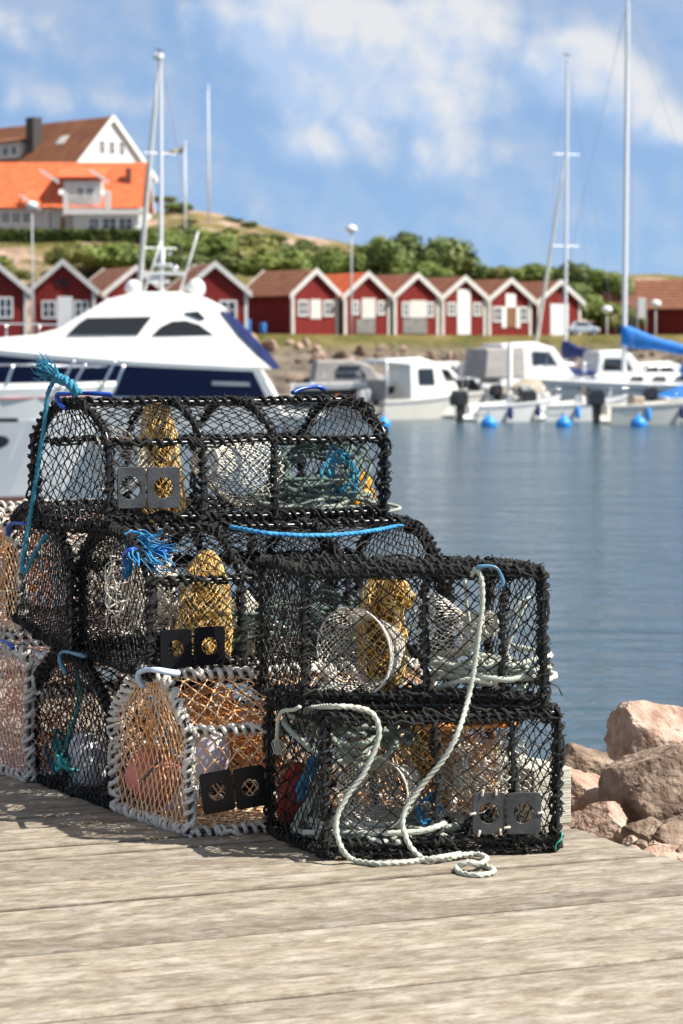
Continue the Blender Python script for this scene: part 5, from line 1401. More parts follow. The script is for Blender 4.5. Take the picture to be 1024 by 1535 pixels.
def open_boat(px, D, rz, L, B, label, hull=None, ob=True, console=True, group=None, Hb=0.95, Hs=0.62, obm=None, stripe=None):
    b = boat(px, D, rz, label, group=group)
    boat_hull(b, L, B, Hb, Hs, hull or m_gel); hull_strip(b, 'rub_rail', L, B, Hb, Hs, 0.82, 0.92, stripe or m_gelg)
    if console:
        cabin(b, [(L * 0.42, 0.12), (L * 0.60, 0.12), (L * 0.58, 0.85), (L * 0.46, 0.98)], 0.38, m_gel, name='console')
        mb = MB(); hexa(mb, [(L * 0.57, -0.36, 0.86), (L * 0.58, -0.36, 0.86), (L * 0.58, 0.36, 0.86), (L * 0.57, 0.36, 0.86), (L * 0.50, -0.33, 1.3), (L * 0.51, -0.33, 1.3), (L * 0.51, 0.33, 1.3), (L * 0.50, 0.33, 1.3)]); local('windscreen', mb, m_tint, b)
    for x in (0.25, 0.7):
        mb = MB(); box(mb, L * x - 0.18, L * x + 0.18, -B * 0.38, B * 0.38, 0.34, 0.42); local('thwart', mb, m_gelg, b, bevel=0.02)
    if ob: outboard(b, -0.28, Hs - 0.12, 1.15, obm)
    gf = np.random.default_rng(int(px))
    for x in (0.3, 0.62):
        q_ = hull_pts(L, B, Hb, Hs, x, 0.55); mb = MB(); lathe(mb, [(0.03, 0), (0.085, 0.1), (0.09, 0.3), (0.09, 0.75), (0.05, 0.92), (0.02, 1)], V3(q_[0], -q_[1] - 0.1, q_[2] - 0.28), V3(q_[0], -q_[1] - 0.1, q_[2] + 0.22), 12); local('fender', mb, (m_gel, m_buoy, m_navyc)[int(gf.integers(0, 3))], b, smooth=True)
    rail(b, [(L * 0.68, -B * 0.36, Hb + 0.15), (L * 0.88, -B * 0.22, Hb + 0.3), (L * 0.99, 0, Hb + 0.34), (L * 0.88, B * 0.22, Hb + 0.3), (L * 0.68, B * 0.36, Hb + 0.15)])
    return b


open_boat(699, 96, 34, 4.6, 1.9, 'white open boat with a black outboard, between the grey canopy cabin boat and the next')
open_boat(802, 97, 30, 4.4, 1.9, 'white open boat with a black outboard, in the middle of three moored stern to')
b = open_boat(906, 93, 14, 4.5, 1.9, 'white rowing shaped boat with a black outboard near the frame edge, grey lower hull', console=False, hull=m_gel2, Hb=1.0, Hs=0.7)
mb = MB(); prism(mb, [(0.9, 0.4), (1.5, 0.4), (1.45, 1.0), (1.0, 1.05)], -0.35, 0.35, 0.08); local('engine_cover', mb, mat('beige_cover', (0.45, 0.36, 0.28), 0.7), b)

# the second row
m_beige = mat('beige_cover', (0.42, 0.35, 0.27), 0.7)
for px, D, rz, L, B, top, cov, lab in (
        (588, 112, 30, 5.0, 1.9, 'cabin', m_gelg, 'white cabin boat with a pale grey band, half hidden behind the grey backed one'),
        (642, 108, 42, 4.4, 1.8, 'open', m_gelg, 'white open boat with a windscreen, in the gap behind the cabin boat bow'),
        (666, 122, 24, 5.6, 2.1, 'cabin', m_navy, 'white cabin boat with a navy stripe in the second row behind the taupe canopy'),
        (752, 106, 36, 4.2, 1.8, 'cover', m_beige, 'low boat under a beige cover between the middle open boats'),
        (795, 104, 28, 4.6, 1.9, 'open', m_gelg, 'white open boat with a windscreen right behind the middle open boat'),
        (838, 108, 40, 4.4, 1.8, 'cover', m_navyc, 'low boat under a navy cover beside the rounded wheelhouse cruiser'),
        (915, 124, 16, 5.8, 2.2, 'cabin', m_gelg, 'white cabin boat behind the blue covered sailboat boom'),
        (986, 99, 20, 4.6, 1.9, 'cover', m_bluec, 'low boat under a bright blue cover at the frame edge'),
        (1012, 112, 24, 5.4, 2.1, 'cabin', m_navy, 'white cabin boat at the frame edge behind the blue spray hood'),
        (622, 128, 18, 5.0, 2.0, 'cabin', m_gelg, 'little white cabin boat in the third row, below the grey doored boathouse'),
        (470, 130, 12, 4.6, 1.9, 'open', m_navy, 'white open boat with a navy rail close under the stone embankment'),
        (548, 129, 26, 4.8, 1.9, 'cover', m_navyc, 'boat under a navy cover in the third row, below the orange roofed boathouse'),
        (690, 131, 15, 5.2, 2.0, 'open', m_gelg, 'white open boat in the third row, below the boathouse with the tall door'),
        (766, 130, 20, 5.4, 2.1, 'cabin', m_navy, 'white cabin boat in the third row, below the boathouse with the brown door'),
        (832, 130, 22, 4.8, 1.9, 'cover', m_beige, 'boat under a beige cover in the third row, below the last boathouse'),
        (940, 131, 18, 5.0, 2.0, 'cabin', m_gelg, 'white cabin boat in the third row, under the blue sail cover'),
        (500, 124, 20, 5.2, 2.0, 'cover', m_tarp, 'grey covered boat lying against the stone embankment')):
    b = boat(px, D, rz, lab)
    boat_hull(b, L, B, 1.15, 0.8, m_gel if px % 2 else m_gel2, open_=top == 'open'); hull_strip(b, 'rub_rail', L, B, 1.15, 0.8, 0.78, 0.9, cov if top == 'cabin' else m_gelg)
    if top == 'cabin':
        cabin(b, [(L * 0.18, 0.8), (L * 0.72, 0.98), (L * 0.64, 1.35), (L * 0.52, 1.95), (L * 0.40, 2.1), (L * 0.2, 2.05)], B * 0.40)
        side_panel(b, 'window', [(L * 0.24, 1.35), (L * 0.37, 1.35), (L * 0.37, 1.85), (L * 0.25, 1.85)], B * 0.385, m_tint); side_panel(b, 'window', [(L * 0.40, 1.35), (L * 0.56, 1.37), (L * 0.49, 1.82), (L * 0.40, 1.86)], B * 0.385, m_tint)
    elif top == 'open':
        mb = MB(); hexa(mb, [(L * 0.57, -B * 0.36, 0.95), (L * 0.58, -B * 0.36, 0.95), (L * 0.58, B * 0.36, 0.95), (L * 0.57, B * 0.36, 0.95), (L * 0.48, -B * 0.33, 1.45), (L * 0.49, -B * 0.33, 1.45), (L * 0.49, B * 0.33, 1.45), (L * 0.48, B * 0.33, 1.45)]); local('windscreen', mb, m_tint, b)
        mb = MB(); box(mb, L * 0.30, L * 0.42, -B * 0.34, B * 0.34, 0.4, 0.9); local('seat', mb, m_gelg, b, bevel=0.04)
    else:
        mb = MB(); prism(mb, [(0.1, 0.82), (L * 0.9, 1.08), (L * 0.66, 1.32), (L * 0.42, 1.5), (L * 0.15, 1.1)], -B * 0.42, B * 0.42, 0.1); local('cover', mb, cov, b, smooth=True, sharp=50)
    outboard(b, -0.26, 0.7, 0.95, m_ob if px % 3 else m_gelg)
    rail(b, [(L * 0.66, -B * 0.36, 1.35), (L * 0.88, -B * 0.22, 1.48), (L * 0.99, 0, 1.52), (L * 0.88, B * 0.22, 1.48), (L * 0.66, B * 0.36, 1.35)])
# cruiser behind with grey canopy
b = boat(706, 110, 24, 'white cabin cruiser with a taupe canopy and navy cover, behind the open boats')
boat_hull(b, 6.6, 2.5, 1.6, 1.2, m_gel, open_=False); hull_strip(b, 'rub_rail', 6.6, 2.5, 1.6, 1.2, 0.75, 0.86, m_navy)
cabin(b, [(0.9, 1.2), (4.7, 1.45), (4.3, 1.9), (3.6, 2.8), (2.6, 3.05), (1.0, 2.95)], 1.05)
mb = MB(); prism(mb, [(0.1, 1.5), (2.1, 1.5), (2.1, 2.85), (0.25, 2.75)], -1.09, 1.09, 0.08, top_in=0.12); local('canopy', mb, m_tarp, b)
side_panel(b, 'window', [(2.5, 2.05), (3.7, 2.05), (3.3, 2.6), (2.5, 2.65)], 1.0, m_tint)
mb = MB(); prism(mb, [(3.8, 1.55), (5.9, 1.6), (5.7, 1.85), (4.3, 1.95)], -0.7, 0.7, 0.06); local('cover', mb, m_navyc, b)
mb = MB(); lathe(mb, [(0.05, 0), (0.16, 0.1), (0.17, 0.3), (0.17, 0.9), (0.12, 1)], V3(0.3, -1.3, 0.35), V3(0.3, -1.3, 1.05), 14); local('fender', mb, m_gel, b, smooth=True)
rail(b, [(3.9, -0.95, 2.05), (5.2, -0.75, 2.15), (6.5, 0, 2.25), (5.2, 0.75, 2.15), (3.9, 0.95, 2.05)], base=0.5)

b = boat(868, 118, 20, 'small white cruiser with a rounded wheelhouse between the tall masts')
boat_hull(b, 6.0, 2.3, 1.5, 1.1, m_gel2, open_=False); hull_strip(b, 'rub_rail', 6.0, 2.3, 1.5, 1.1, 0.75, 0.86, m_gelg)
cabin(b, [(0.4, 1.1), (3.2, 1.25), (2.9, 1.75), (2.3, 2.5), (1.7, 2.7), (0.6, 2.62)], 0.95)
side_panel(b, 'window', [(0.8, 1.75), (2.3, 1.75), (2.0, 2.3), (0.9, 2.3)], 0.9, m_tint)
rail(b, [(3.0, -0.9, 1.85), (4.6, -0.7, 2.0), (5.9, 0, 2.1), (4.6, 0.7, 2.0), (3.0, 0.9, 1.85)], base=0.5)

# grey motor boat by the yacht stern
b = boat(452, 116, 8, 'grey topped motor boat with a dark windscreen, behind the yacht stern')
boat_hull(b, 5.6, 2.1, 1.25, 1.0, m_gelg, open_=False); hull_strip(b, 'rub_rail', 5.6, 2.1, 1.25, 1.0, 0.7, 0.82, m_gel)
cabin(b, [(0.4, 1.0), (3.6, 1.2), (3.1, 2.0), (2.3, 2.25), (0.6, 2.2)], 0.85, m_tarp)
side_panel(b, 'window', [(1.5, 1.45), (2.9, 1.45), (2.6, 1.98), (1.6, 2.0)], 0.83, m_tint)
b = boat(438, 100, 4, 'long low white boat carrying orange fenders, behind the yacht stern')
boat_hull(b, 4.6, 1.9, 1.55, 1.35, m_gel, floor=0.6, draft=0.3); hull_strip(b, 'rub_rail', 4.6, 1.9, 1.55, 1.35, 0.35, 0.85, m_ob)
for x in (1.55, 2.2):
    mb = MB(); lathe(mb, [(0.04, 0), (0.16, 0.12), (0.22, 0.35), (0.22, 0.65), (0.16, 0.88), (0.04, 1)], V3(x, -1.12, 0.75), V3(x + 0.35, -1.12, 0.72), 16); local('fender', mb, m_orange, b, smooth=True)
rail(b, [(1.2, -0.9, 1.8), (2.5, -0.9, 1.85), (3.6, -0.7, 1.95), (4.5, 0, 2.05)])

# sail boats: mast, boom, sail cover, stays, furled jib; bow along local +x
def sailboat(px, D, rz, L, H, label, xm, cover=None, jib=None, mast_r=0.085, Hd=1.1, spray=None, radar=False, boom_dip=0.0):
    """px is the mast; xm mast place from the stern"""
    p = at(px, 600, D); p[2] = WZ; c, s = math.cos(R(rz)), math.sin(R(rz))
    org = (p[0] - xm * c, p[1] - xm * s, WZ)
    e = empty('sailboat', org, label, 'sailboat'); e.rotation_euler = (0, 0, R(rz))
    B = L * 0.32
    boat_hull(e, L, B, Hd + 0.25, Hd, m_gel, open_=False, draft=0.4); hull_strip(e, 'hull_stripe', L, B, Hd + 0.25, Hd, 0.78, 0.86, m_gelg)
    cabin(e, [(L * 0.28, Hd), (L * 0.78, Hd + 0.15), (L * 0.70, Hd + 0.42), (L * 0.5, Hd + 0.56), (L * 0.28, Hd + 0.55)], B * 0.32)
    for k in range(3): side_panel(e, 'cabin_window', [(L * (0.34 + 0.1 * k), Hd + 0.22), (L * (0.40 + 0.1 * k), Hd + 0.24), (L * (0.395 + 0.1 * k), Hd + 0.38), (L * (0.345 + 0.1 * k), Hd + 0.38)], B * 0.31, m_tint)
    mb = MB(); lathe(mb, [(mast_r, 0), (mast_r, 0.6), (mast_r * 0.8, 0.9), (mast_r * 0.6, 1)], V3(xm, 0, Hd), V3(xm - 0.05, 0, H), 12); ms = local('mast', mb, m_alu, e, smooth=True, sharp=50)
    for z in (0.42, 0.70):
        mb = MB(); zz = Hd + (H - Hd) * z; tube(mb, np.array([[xm, -0.75, zz], [xm, 0.75, zz]]), 0.022, 6); q = local('spreader', mb, m_alu, e); q.parent = ms
    mb = MB(); tube(mb, np.array([[xm - 0.25, 0, H], [xm + 0.3, 0, H + 0.12]]), 0.03, 6); q = local('wind_vane', mb, m_ob, e); q.parent = ms
    zb = Hd + (1.7 if spray else 1.25); bl = xm - L * 0.03
    mb = MB(); tube(mb, np.array([[xm, 0, zb], [xm - bl * 0.9, 0, zb - boom_dip]]), 0.06, 8); local('boom', mb, m_alu, e, smooth=True)
    for sgn in (1, -1):
        mb = MB(); tube(mb, np.array([[xm, 0, H * 0.98], [xm - 0.2, sgn * 0.75, Hd + (H - Hd) * 0.7], [xm - 0.25, sgn * B * 0.46, Hd]]), 0.008, 4); local('shroud', mb, m_stay, e)
    mb = MB(); tube(mb, np.array([[xm, 0, H], [0.05, 0, Hd + 0.1]]), 0.008, 4); local('backstay', mb, m_stay, e)
    fs = np.array([[L * 0.985, 0, Hd + 0.35], [xm + 0.06, 0, H * (jib[1] if jib else 0.97)]])
    if jib:
        mb = MB(); lathe(mb, [(0.03, 0), (jib[0], 0.05), (jib[0] * 0.95, 0.3), (jib[0] * 0.55, 0.85), (0.015, 1)], fs[0], fs[1], 10); local('furled_jib', mb, m_gel2, e, smooth=True)
    else:
        mb = MB(); tube(mb, fs, 0.01, 4); local('forestay', mb, m_stay, e)
    if cover:
        P = []; n = 16; k = 14
        for i in range(n):
            t = i / (n - 1); cx = xm + 0.12 - (bl * 0.93) * t; hh = 0.10 + 0.55 * (1 - t) ** 1.8 + 0.10 * (1 - t); wob = 0.03 * math.sin(t * 17)
            for j in range(k):
                a = 2 * PI * j / k; P.append((cx, (0.10 + 0.07 * (1 - t)) * math.cos(a), zb - boom_dip * t - 0.05 + hh * (0.55 + 0.62 * math.sin(a)) + wob * math.sin(a)))
        i = np.arange(n - 1)[:, None]; j = np.arange(k)[None, :]; j2 = (j + 1) % k
        mb = MB(); mb.add(np.array(P), np.stack([i * k + j, i * k + j2, (i + 1) * k + j2, (i + 1) * k + j], -1).reshape(-1, 4), ng=[list(range(k))[::-1], list(range((n - 1) * k, n * k))])
        local('sail_cover', mb, cover, e, smooth=True)
    if spray:
        P = []; n = 9; k = 11; x0 = L * 0.29
        for i in range(n):
            a = PI * 0.5 * i / (n - 1)
            for j in range(k):
                b_ = PI * j / (k - 1); P.append((x0 - 0.55 + 1.3 * math.sin(a) * 1.0, B * 0.33 * math.cos(b_), Hd + 0.35 + (0.85 * math.cos(a) ** 0.7 + 0.05) * math.sin(b_) ** 0.7))
        i = np.arange(n - 1)[:, None]; j = np.arange(k - 1)[None, :]
        q = np.stack([i * k + j, i * k + j + 1, (i + 1) * k + j + 1, (i + 1) * k + j], -1).reshape(-1, 4)
        mb = MB(); mb.add(np.array(P), q); o = local('spray_hood', mb, spray, e, smooth=True); sd = o.modifiers.new('cloth_thickness', 'SOLIDIFY'); sd.thickness = 0.02
    rail(e, [(L * 0.8, -B * 0.28, Hd + 0.75), (L * 0.93, -B * 0.12, Hd + 0.85), (L, 0, Hd + 0.88), (L * 0.93, B * 0.12, Hd + 0.85), (L * 0.8, B * 0.28, Hd + 0.75)], base=0.6)
    if radar:
        mb = MB(); zz = 0
        lathe(mb, [(0.05, 0), (0.20, 0.1), (0.22, 0.5), (0.16, 0.9), (0.05, 1)], V3(xm + 0.1, 0, H - 0.35), V3(xm + 0.1, 0, H - 0.05), 16); q = local('masthead_fitting', mb, m_gel, e, smooth=True); q.parent = ms
    return e


sailboat(935, 103, 178, 9.0, 16.8, 'white sailboat with a bright blue sail cover and blue spray hood', 5.6, cover=m_bluec, spray=m_bluec, mast_r=0.10, Hd=1.25, boom_dip=0.7)
sailboat(847, 124, 118, 8.4, 16.9, 'sailboat with a furled pale jib and navy cover, mast just behind the last boathouse', 5.2, cover=m_navyc, jib=(0.10, 0.72), mast_r=0.075)
sailboat(242, 103, 124, 7.2, 14.7, 'sailboat hidden behind the yacht, only its tall white mast and furled jib showing', 4.6, jib=(0.13, 0.985), mast_r=0.085, radar=True)

# ------------------------------------------------------------------ the big yacht, side on
DY = 86.0; sy = DY / F
xs0 = at(432, 600, DY)[0]; L = 16.5
yb = empty('motor_yacht', (xs0, DY, WZ), 'big white motor yacht with a navy hull band, radar domes and dark windows', 'yacht')
yb.rotation_euler = (0, 0, R(180)); YB = 4.3
def yx(px): return (xs0 - at(px, 500, DY)[0])           # local x runs towards the bow (left)
def yz(py): return at(500, py, DY)[2] - WZ
Hs_, Hb_ = yz(549), yz(490)
KW = dict(flare=0.90, full=0.62, rake=0.14, tr=1.0)
boat_hull(yb, L, YB, Hb_ + 0.1, Hs_, m_gel, open_=False, draft=0.5, **KW)
hull_strip(yb, 'navy_band', L, YB, Hb_ + 0.1, Hs_, 0.50, 0.93, m_navy, 0.022, 0.9, off=0.03, **KW)
hull_strip(yb, 'chrome_line', L, YB, Hb_ + 0.1, Hs_, 0.70, 0.76, m_gelg, 0.05, 0.15, off=0.05, **KW)
hw = 1.75
def Yp(pts): return [(yx(a), yz(b)) for a, b in pts]
cabin(yb, Yp([(-60, 512), (60, 502), (96, 492), (130, 470), (165, 449), (205, 439), (262, 438), (310, 447), (338, 461), (338, 472), (362, 500), (392, 530), (412, 553), (300, 548), (100, 535), (-60, 530)]), hw, c=0.14, tin=0.85, name='superstructure')
SZ0, SZ1 = yz(555), yz(438)
def ywall(z): return hw - 0.85 * min(1, max(0, (z - SZ0) / (SZ1 - SZ0)))
def yacht_panel(name, poly, m):
    for s in (1, -1):
        mb = MB(); n = len(poly); v = [(x, s * (ywall(z) + 0.03), z) for x, z in poly] + [(x, s * (ywall(z) - 0.1), z) for x, z in poly]
        mb.add(v, [[i, (i + 1) % n, (i + 1) % n + n, i + n] for i in range(n)], ng=[list(range(n)), list(range(n, 2 * n))[::-1]]); local(name, mb, m, yb)
yacht_panel('windscreen', Yp([(107, 502), (124, 485), (136, 477), (232, 475), (212, 502)]), m_tint)
yacht_panel('side_window', Yp([(232, 504), (244, 491), (262, 482), (282, 481), (302, 487), (324, 503)]), m_tint)
yacht_panel('vent_window', Yp([(280, 469), (300, 467), (311, 478), (304, 480)]), m_tint)
yacht_panel('canvas', Yp([(334, 466), (345, 470), (372, 497), (402, 530), (419, 552), (411, 553), (391, 531), (361, 501)]), m_navyc)
mb = MB(); box(mb, -1.2, 0.1, -1.9, 1.9, 0.45, 0.62); local('swim_platform', mb, m_gel, yb, bevel=0.05)
cabin(yb, Yp([(195, 443), (215, 438), (272, 438), (298, 445)]), 0.85, c=0.06, tin=0.10, name='radar_arch')
for px_, y_, r_ in ((197, -0.9, 0.29), (292, -0.9, 0.32)):
    c = V3(yx(px_), y_, yz(431)); mb = MB(); lathe(mb, [(r_ * 0.5, 0), (r_ * 0.9, 0.2), (r_, 0.45), (r_ * 0.93, 0.68), (r_ * 0.7, 0.87), (r_ * 0.35, 0.98), (0.01, 1)], c - V3(0, 0, r_), c + V3(0, 0, r_), 20)
    d = local('radar_dome', mb, m_gel, yb, smooth=True)
    mb = MB(); lathe(mb, [(r_ * 0.5, 0), (r_ * 0.35, 1)], c - V3(0, 0, r_ + 0.25), c - V3(0, 0, r_ - 0.02), 12); q = local('pedestal', mb, m_gel, yb); q.parent = d
mb = MB(); tube(mb, np.array([[yx(243), 0, yz(440)], [yx(245), 0, yz(372)]]), 0.06, 8); ms = local('light_mast', mb, m_gel, yb, smooth=True)
for py, w in ((410, 0.75), (397, 0.3)):
    mb = MB(); box(mb, yx(245) - w, yx(245) + w, -0.08, 0.08, yz(py) - 0.05, yz(py) + 0.05); q = local('radar_bar', mb, m_gel, yb, bevel=0.02); q.parent = ms
for px_, py_, r_ in ((262, 401, 0.16), (232, 420, 0.24), (255, 380, 0.09), (250, 421, 0.12)):
    mb = MB(); c = V3(yx(px_), -0.15, yz(py_)); lathe(mb, [(0.01, 0), (r_ * 0.8, 0.2), (r_, 0.5), (r_ * 0.8, 0.8), (0.01, 1)], c - V3(0, 0, r_ * 0.7), c + V3(0, 0, r_ * 0.7), 14); q = local('mast_light', mb, m_steel, yb, smooth=True); q.parent = ms
for a, b_ in (((268, 438), (296, 345)), ((214, 436), (240, 360))):
    mb = MB(); tube(mb, np.array([[yx(a[0]), -0.8, yz(a[1])], [yx(b_[0]), -0.8, yz(b_[1])]]), np.array([0.05, 0.025]), 6); local('whip_antenna', mb, m_gel, yb, smooth=True)
rail(yb, [(yx(100), -1.7, yz(487)), (yx(50), -1.75, yz(485)), (yx(0), -1.7, yz(484)), (yx(-60), -1.5, yz(483)), (yx(-140), -1.0, yz(482))], r=0.03, base=0.55)
mb = MB(); lathe(mb, [(0.05, 0), (0.15, 0.08), (0.17, 0.3), (0.17, 0.8), (0.08, 1)], V3(yx(238), -YB / 2 - 0.1, yz(590)), V3(yx(238), -YB / 2 - 0.1, yz(566)), 14); local('fender', mb, m_navyc, yb, smooth=True)
mb = MB(); lathe(mb, [(0.02, 0), (0.13, 0.1), (0.13, 0.9), (0.02, 1)], V3(yx(180), -YB / 2 + 0.05, yz(566)), V3(yx(180), -YB / 2 - 0.08, yz(566)), 16); local('porthole', mb, m_steel, yb, smooth=True)

m_flare_shade = mat('painted_flare_shade', (0.60, 0.61, 0.63), 0.35, var=0.06, vscale=1.2)  # grey stands in for shade on the white hull
# ------------------------------------------------------------------ nearer boat on the left, bow towards the traps
DN = 46.5
xb_ = at(176, 600, DN)[0]; Ln = 11.0
nb = empty('boat', (xb_ - Ln, DN, WZ), 'nearer white boat with an oval porthole and pink stripe, its bow behind the top trap', 'boat')
def nx_(px): return at(px, 600, DN)[0] - (xb_ - Ln)
def nz_(py): return at(300, py, DN)[2] - WZ
Hn = nz_(578)
KN = dict(flare=0.86, full=0.70, rake=0.10)
boat_hull(nb, Ln, 3.2, Hn, Hn * 0.93, m_gel, open_=False, draft=0.6, **KN)
hull_strip(nb, 'pink_stripe', Ln, 3.2, Hn, Hn * 0.93, 0.905, 0.925, m_pink, 0.0, 0.97, **KN)
hull_strip(nb, 'flare_shade_strip', Ln, 3.2, Hn, Hn * 0.93, 0.06, 0.72, m_flare_shade, 0.0, 0.97, **KN)  # shade under the flare, painted as a grey strip
hull_strip(nb, 'boot_top', Ln, 3.2, Hn, Hn * 0.93, 0.0, 0.055, m_boot, 0.0, 0.97, off=0.03, **KN)
pp = hull_pts(Ln, 3.2, Hn, Hn * 0.93, nx_(6) / Ln, 0.5, **KN)
mb = MB(); a_ = np.linspace(0, 2 * PI, 24, endpoint=False); v = [(nx_(4) + 0.28 * math.cos(t), -pp[1] - 0.05, nz_(660) + 0.13 * math.sin(t) + 0.035 * math.cos(t)) for t in a_] + [(nx_(4) + 0.28 * math.cos(t), -pp[1] + 0.12, nz_(660) + 0.13 * math.sin(t) + 0.035 * math.cos(t)) for t in a_]
mb.add(v, [[i, (i + 1) % 24, (i + 1) % 24 + 24, i + 24] for i in range(24)], ng=[list(range(24))]); local('porthole', mb, m_tint, nb)
mb = MB(); box(mb, nx_(13), nx_(43), -1.62, -1.40, nz_(629), nz_(623)); local('vent_slot', mb, m_tint, nb)
rail(nb, [(nx_(-160), -1.4, nz_(546)), (nx_(-60), -1.4, nz_(546)), (nx_(30), -1.3, nz_(546)), (nx_(105), -0.8, nz_(548)), (nx_(160), 0, nz_(549)), (nx_(105), 0.8, nz_(548)), (nx_(30), 1.3, nz_(546))], r=0.022, posts=False)
for (a, b_, y) in (((95, 585), (120, 540), -0.9), ((110, 590), (135, 545), -0.8), ((150, 590), (176, 540), -0.3), ((170, 590), (186, 548), 0.0), ((20, 585), (34, 547), -1.3), ((-70, 585), (-60, 546), -1.4)):
    mb = MB(); tube(mb, spline([V3(nx_(a[0]), y, nz_(a[1])), V3(nx_((a[0] + b_[0]) / 2), y, nz_((a[1] + b_[1]) / 2)), V3(nx_(b_[0]), y, nz_(b_[1]))], 0.1), 0.03, 6); local('stanchion', mb, m_steel, nb, smooth=True)
cabin(nb, [(1.0, Hn), (Ln * 0.55, Hn + 0.05), (Ln * 0.48, Hn + 0.35), (1.0, Hn + 0.45)], 1.0)

# chrome balls added on the boats to throw sun glints
m_chrome = mat('polished_chrome', (0.9, 0.9, 0.9), 0.06, metal=1.0)
g = np.random.default_rng(55)
for e in [o for o in list(COL.objects) if o.type == 'EMPTY' and o.parent is None and o.get('category') in ('boat', 'sailboat', 'yacht')]:
    hl = [c for c in e.children if c.name.split('.')[0] == 'hull'][0]
    V = np.array([v.co[:] for v in hl.data.vertices]); top = V[:, 2].max(); Lx = V[:, 0].max(); By = np.abs(V[:, 1]).max()
    for k in range(5 if e['category'] != 'yacht' else 8):
        x = Lx * g.uniform(0.1, 0.9); sd = g.choice([-1, 1]); row = V[np.argmin(np.abs(V[:, 0] - x))]; near = V[np.abs(V[:, 0] - x) < Lx * 0.06]
        if not len(near): continue
        zt = near[:, 2].max(); yt = np.abs(near[near[:, 2] > zt - 0.12][:, 1]).max(); r_ = g.uniform(0.035, 0.07)
        mb = MB(); c_ = V3(x, sd * yt * 0.93, zt + r_ * 0.9); lathe(mb, [(r_ * 0.3, 0), (r_ * 0.8, 0.2), (r_, 0.5), (r_ * 0.8, 0.8), (r_ * 0.2, 1)], c_ - V3(0, 0, r_), c_ + V3(0, 0, r_), 14)
        local('glint_ball', mb, m_chrome, e, smooth=True)
# ------------------------------------------------------------------ buoys, fences of the quay, lamps, poles
for i, (px, py, r_) in enumerate(((575, 623, 0.26), (733, 625, 0.30), (845, 628, 0.29), (957, 632, 0.30))):
    p = G(px, py, WZ); p = at(px, py, 90.0); p[2] = WZ + r_ * 0.35
    mb = MB(); lathe(mb, [(0.05, 0), (r_ * 0.7, 0.12), (r_, 0.42), (r_ * 0.92, 0.66), (r_ * 0.55, 0.86), (0.07, 0.94), (0.06, 1.05), (0.02, 1.06)], V3(0, 0, -r_), V3(0, 0, r_), 18)
    lab = ['blue mooring buoy under the small cabin boat with the grey back', 'blue mooring buoy below the white open boat nearest the cabin boat', 'blue mooring buoy below the middle open boat', 'blue mooring buoy below the boat with the grey lower hull'][i]
    e = empty('mooring_buoy', p, lab, 'buoy', 'blue mooring buoys'); local('float', mb, m_buoy, e, smooth=True)
    mb = MB(); th_ = np.linspace(0, 2 * PI, 12, endpoint=False); tube(mb, np.stack([0.06 * np.cos(th_), 0 * th_, r_ * 1.08 + 0.06 + 0.06 * np.sin(th_)], 1), 0.014, 5, closed=True); local('eye', mb, m_steel, e, smooth=True)

for a_, D_, b_, e_ in (((590, 608), 97, (575, 622), 90), ((700, 610), 95, (733, 623), 90), ((808, 612), 96, (845, 626), 90), ((915, 610), 92, (957, 630), 90)):
    p = at(a_[0], a_[1], D_); q = at(b_[0], b_[1], e_); q[2] = WZ + 0.45; mb = MB()
    tube(mb, spline([p, (p + q) / 2 - V3(0, 0, 0.15), q], 0.1), 0.02, 5)
    tag(obj('mooring_line', mb, m_stay), 'thin mooring line sagging from a white boat to its blue buoy', 'rope', 'mooring lines at the blue buoys')
m_lamp = mat('lamp_globe', (0.80, 0.80, 0.78), 0.3)
m_pole = mat('grey_pole', (0.40, 0.42, 0.43), 0.5)
for px, top, D, lab in ((527, 346, 147, 'tall street lamp in front of the orange roofed boathouse'), (48, 311, 137, 'tall street lamp below the grey house, by the first boathouses'), (910, 467, 150, 'short street lamp between the last boathouse and the blue sail cover'), (983, 458, 150, 'short street lamp in front of the red shed')):
    p = at(px, top, D); zg = 2.0
    e = empty('street_lamp', (p[0], p[1], zg), lab, 'street lamp', 'quayside street lamps'); h = p[2] - zg
    mb = MB(); lathe(mb, [(0.07, 0), (0.055, 0.3), (0.04, 1)], V3(0, 0, -0.3), V3(0, 0, h), 10); local('pole', mb, m_pole, e, smooth=True)
    mb = MB(); lathe(mb, [(0.08, 0), (0.28, 0.25), (0.34, 0.5), (0.26, 0.8), (0.06, 1)], V3(0, 0, h - 0.15), V3(0, 0, h + 0.35), 16); local('globe', mb, m_lamp, e, smooth=True)
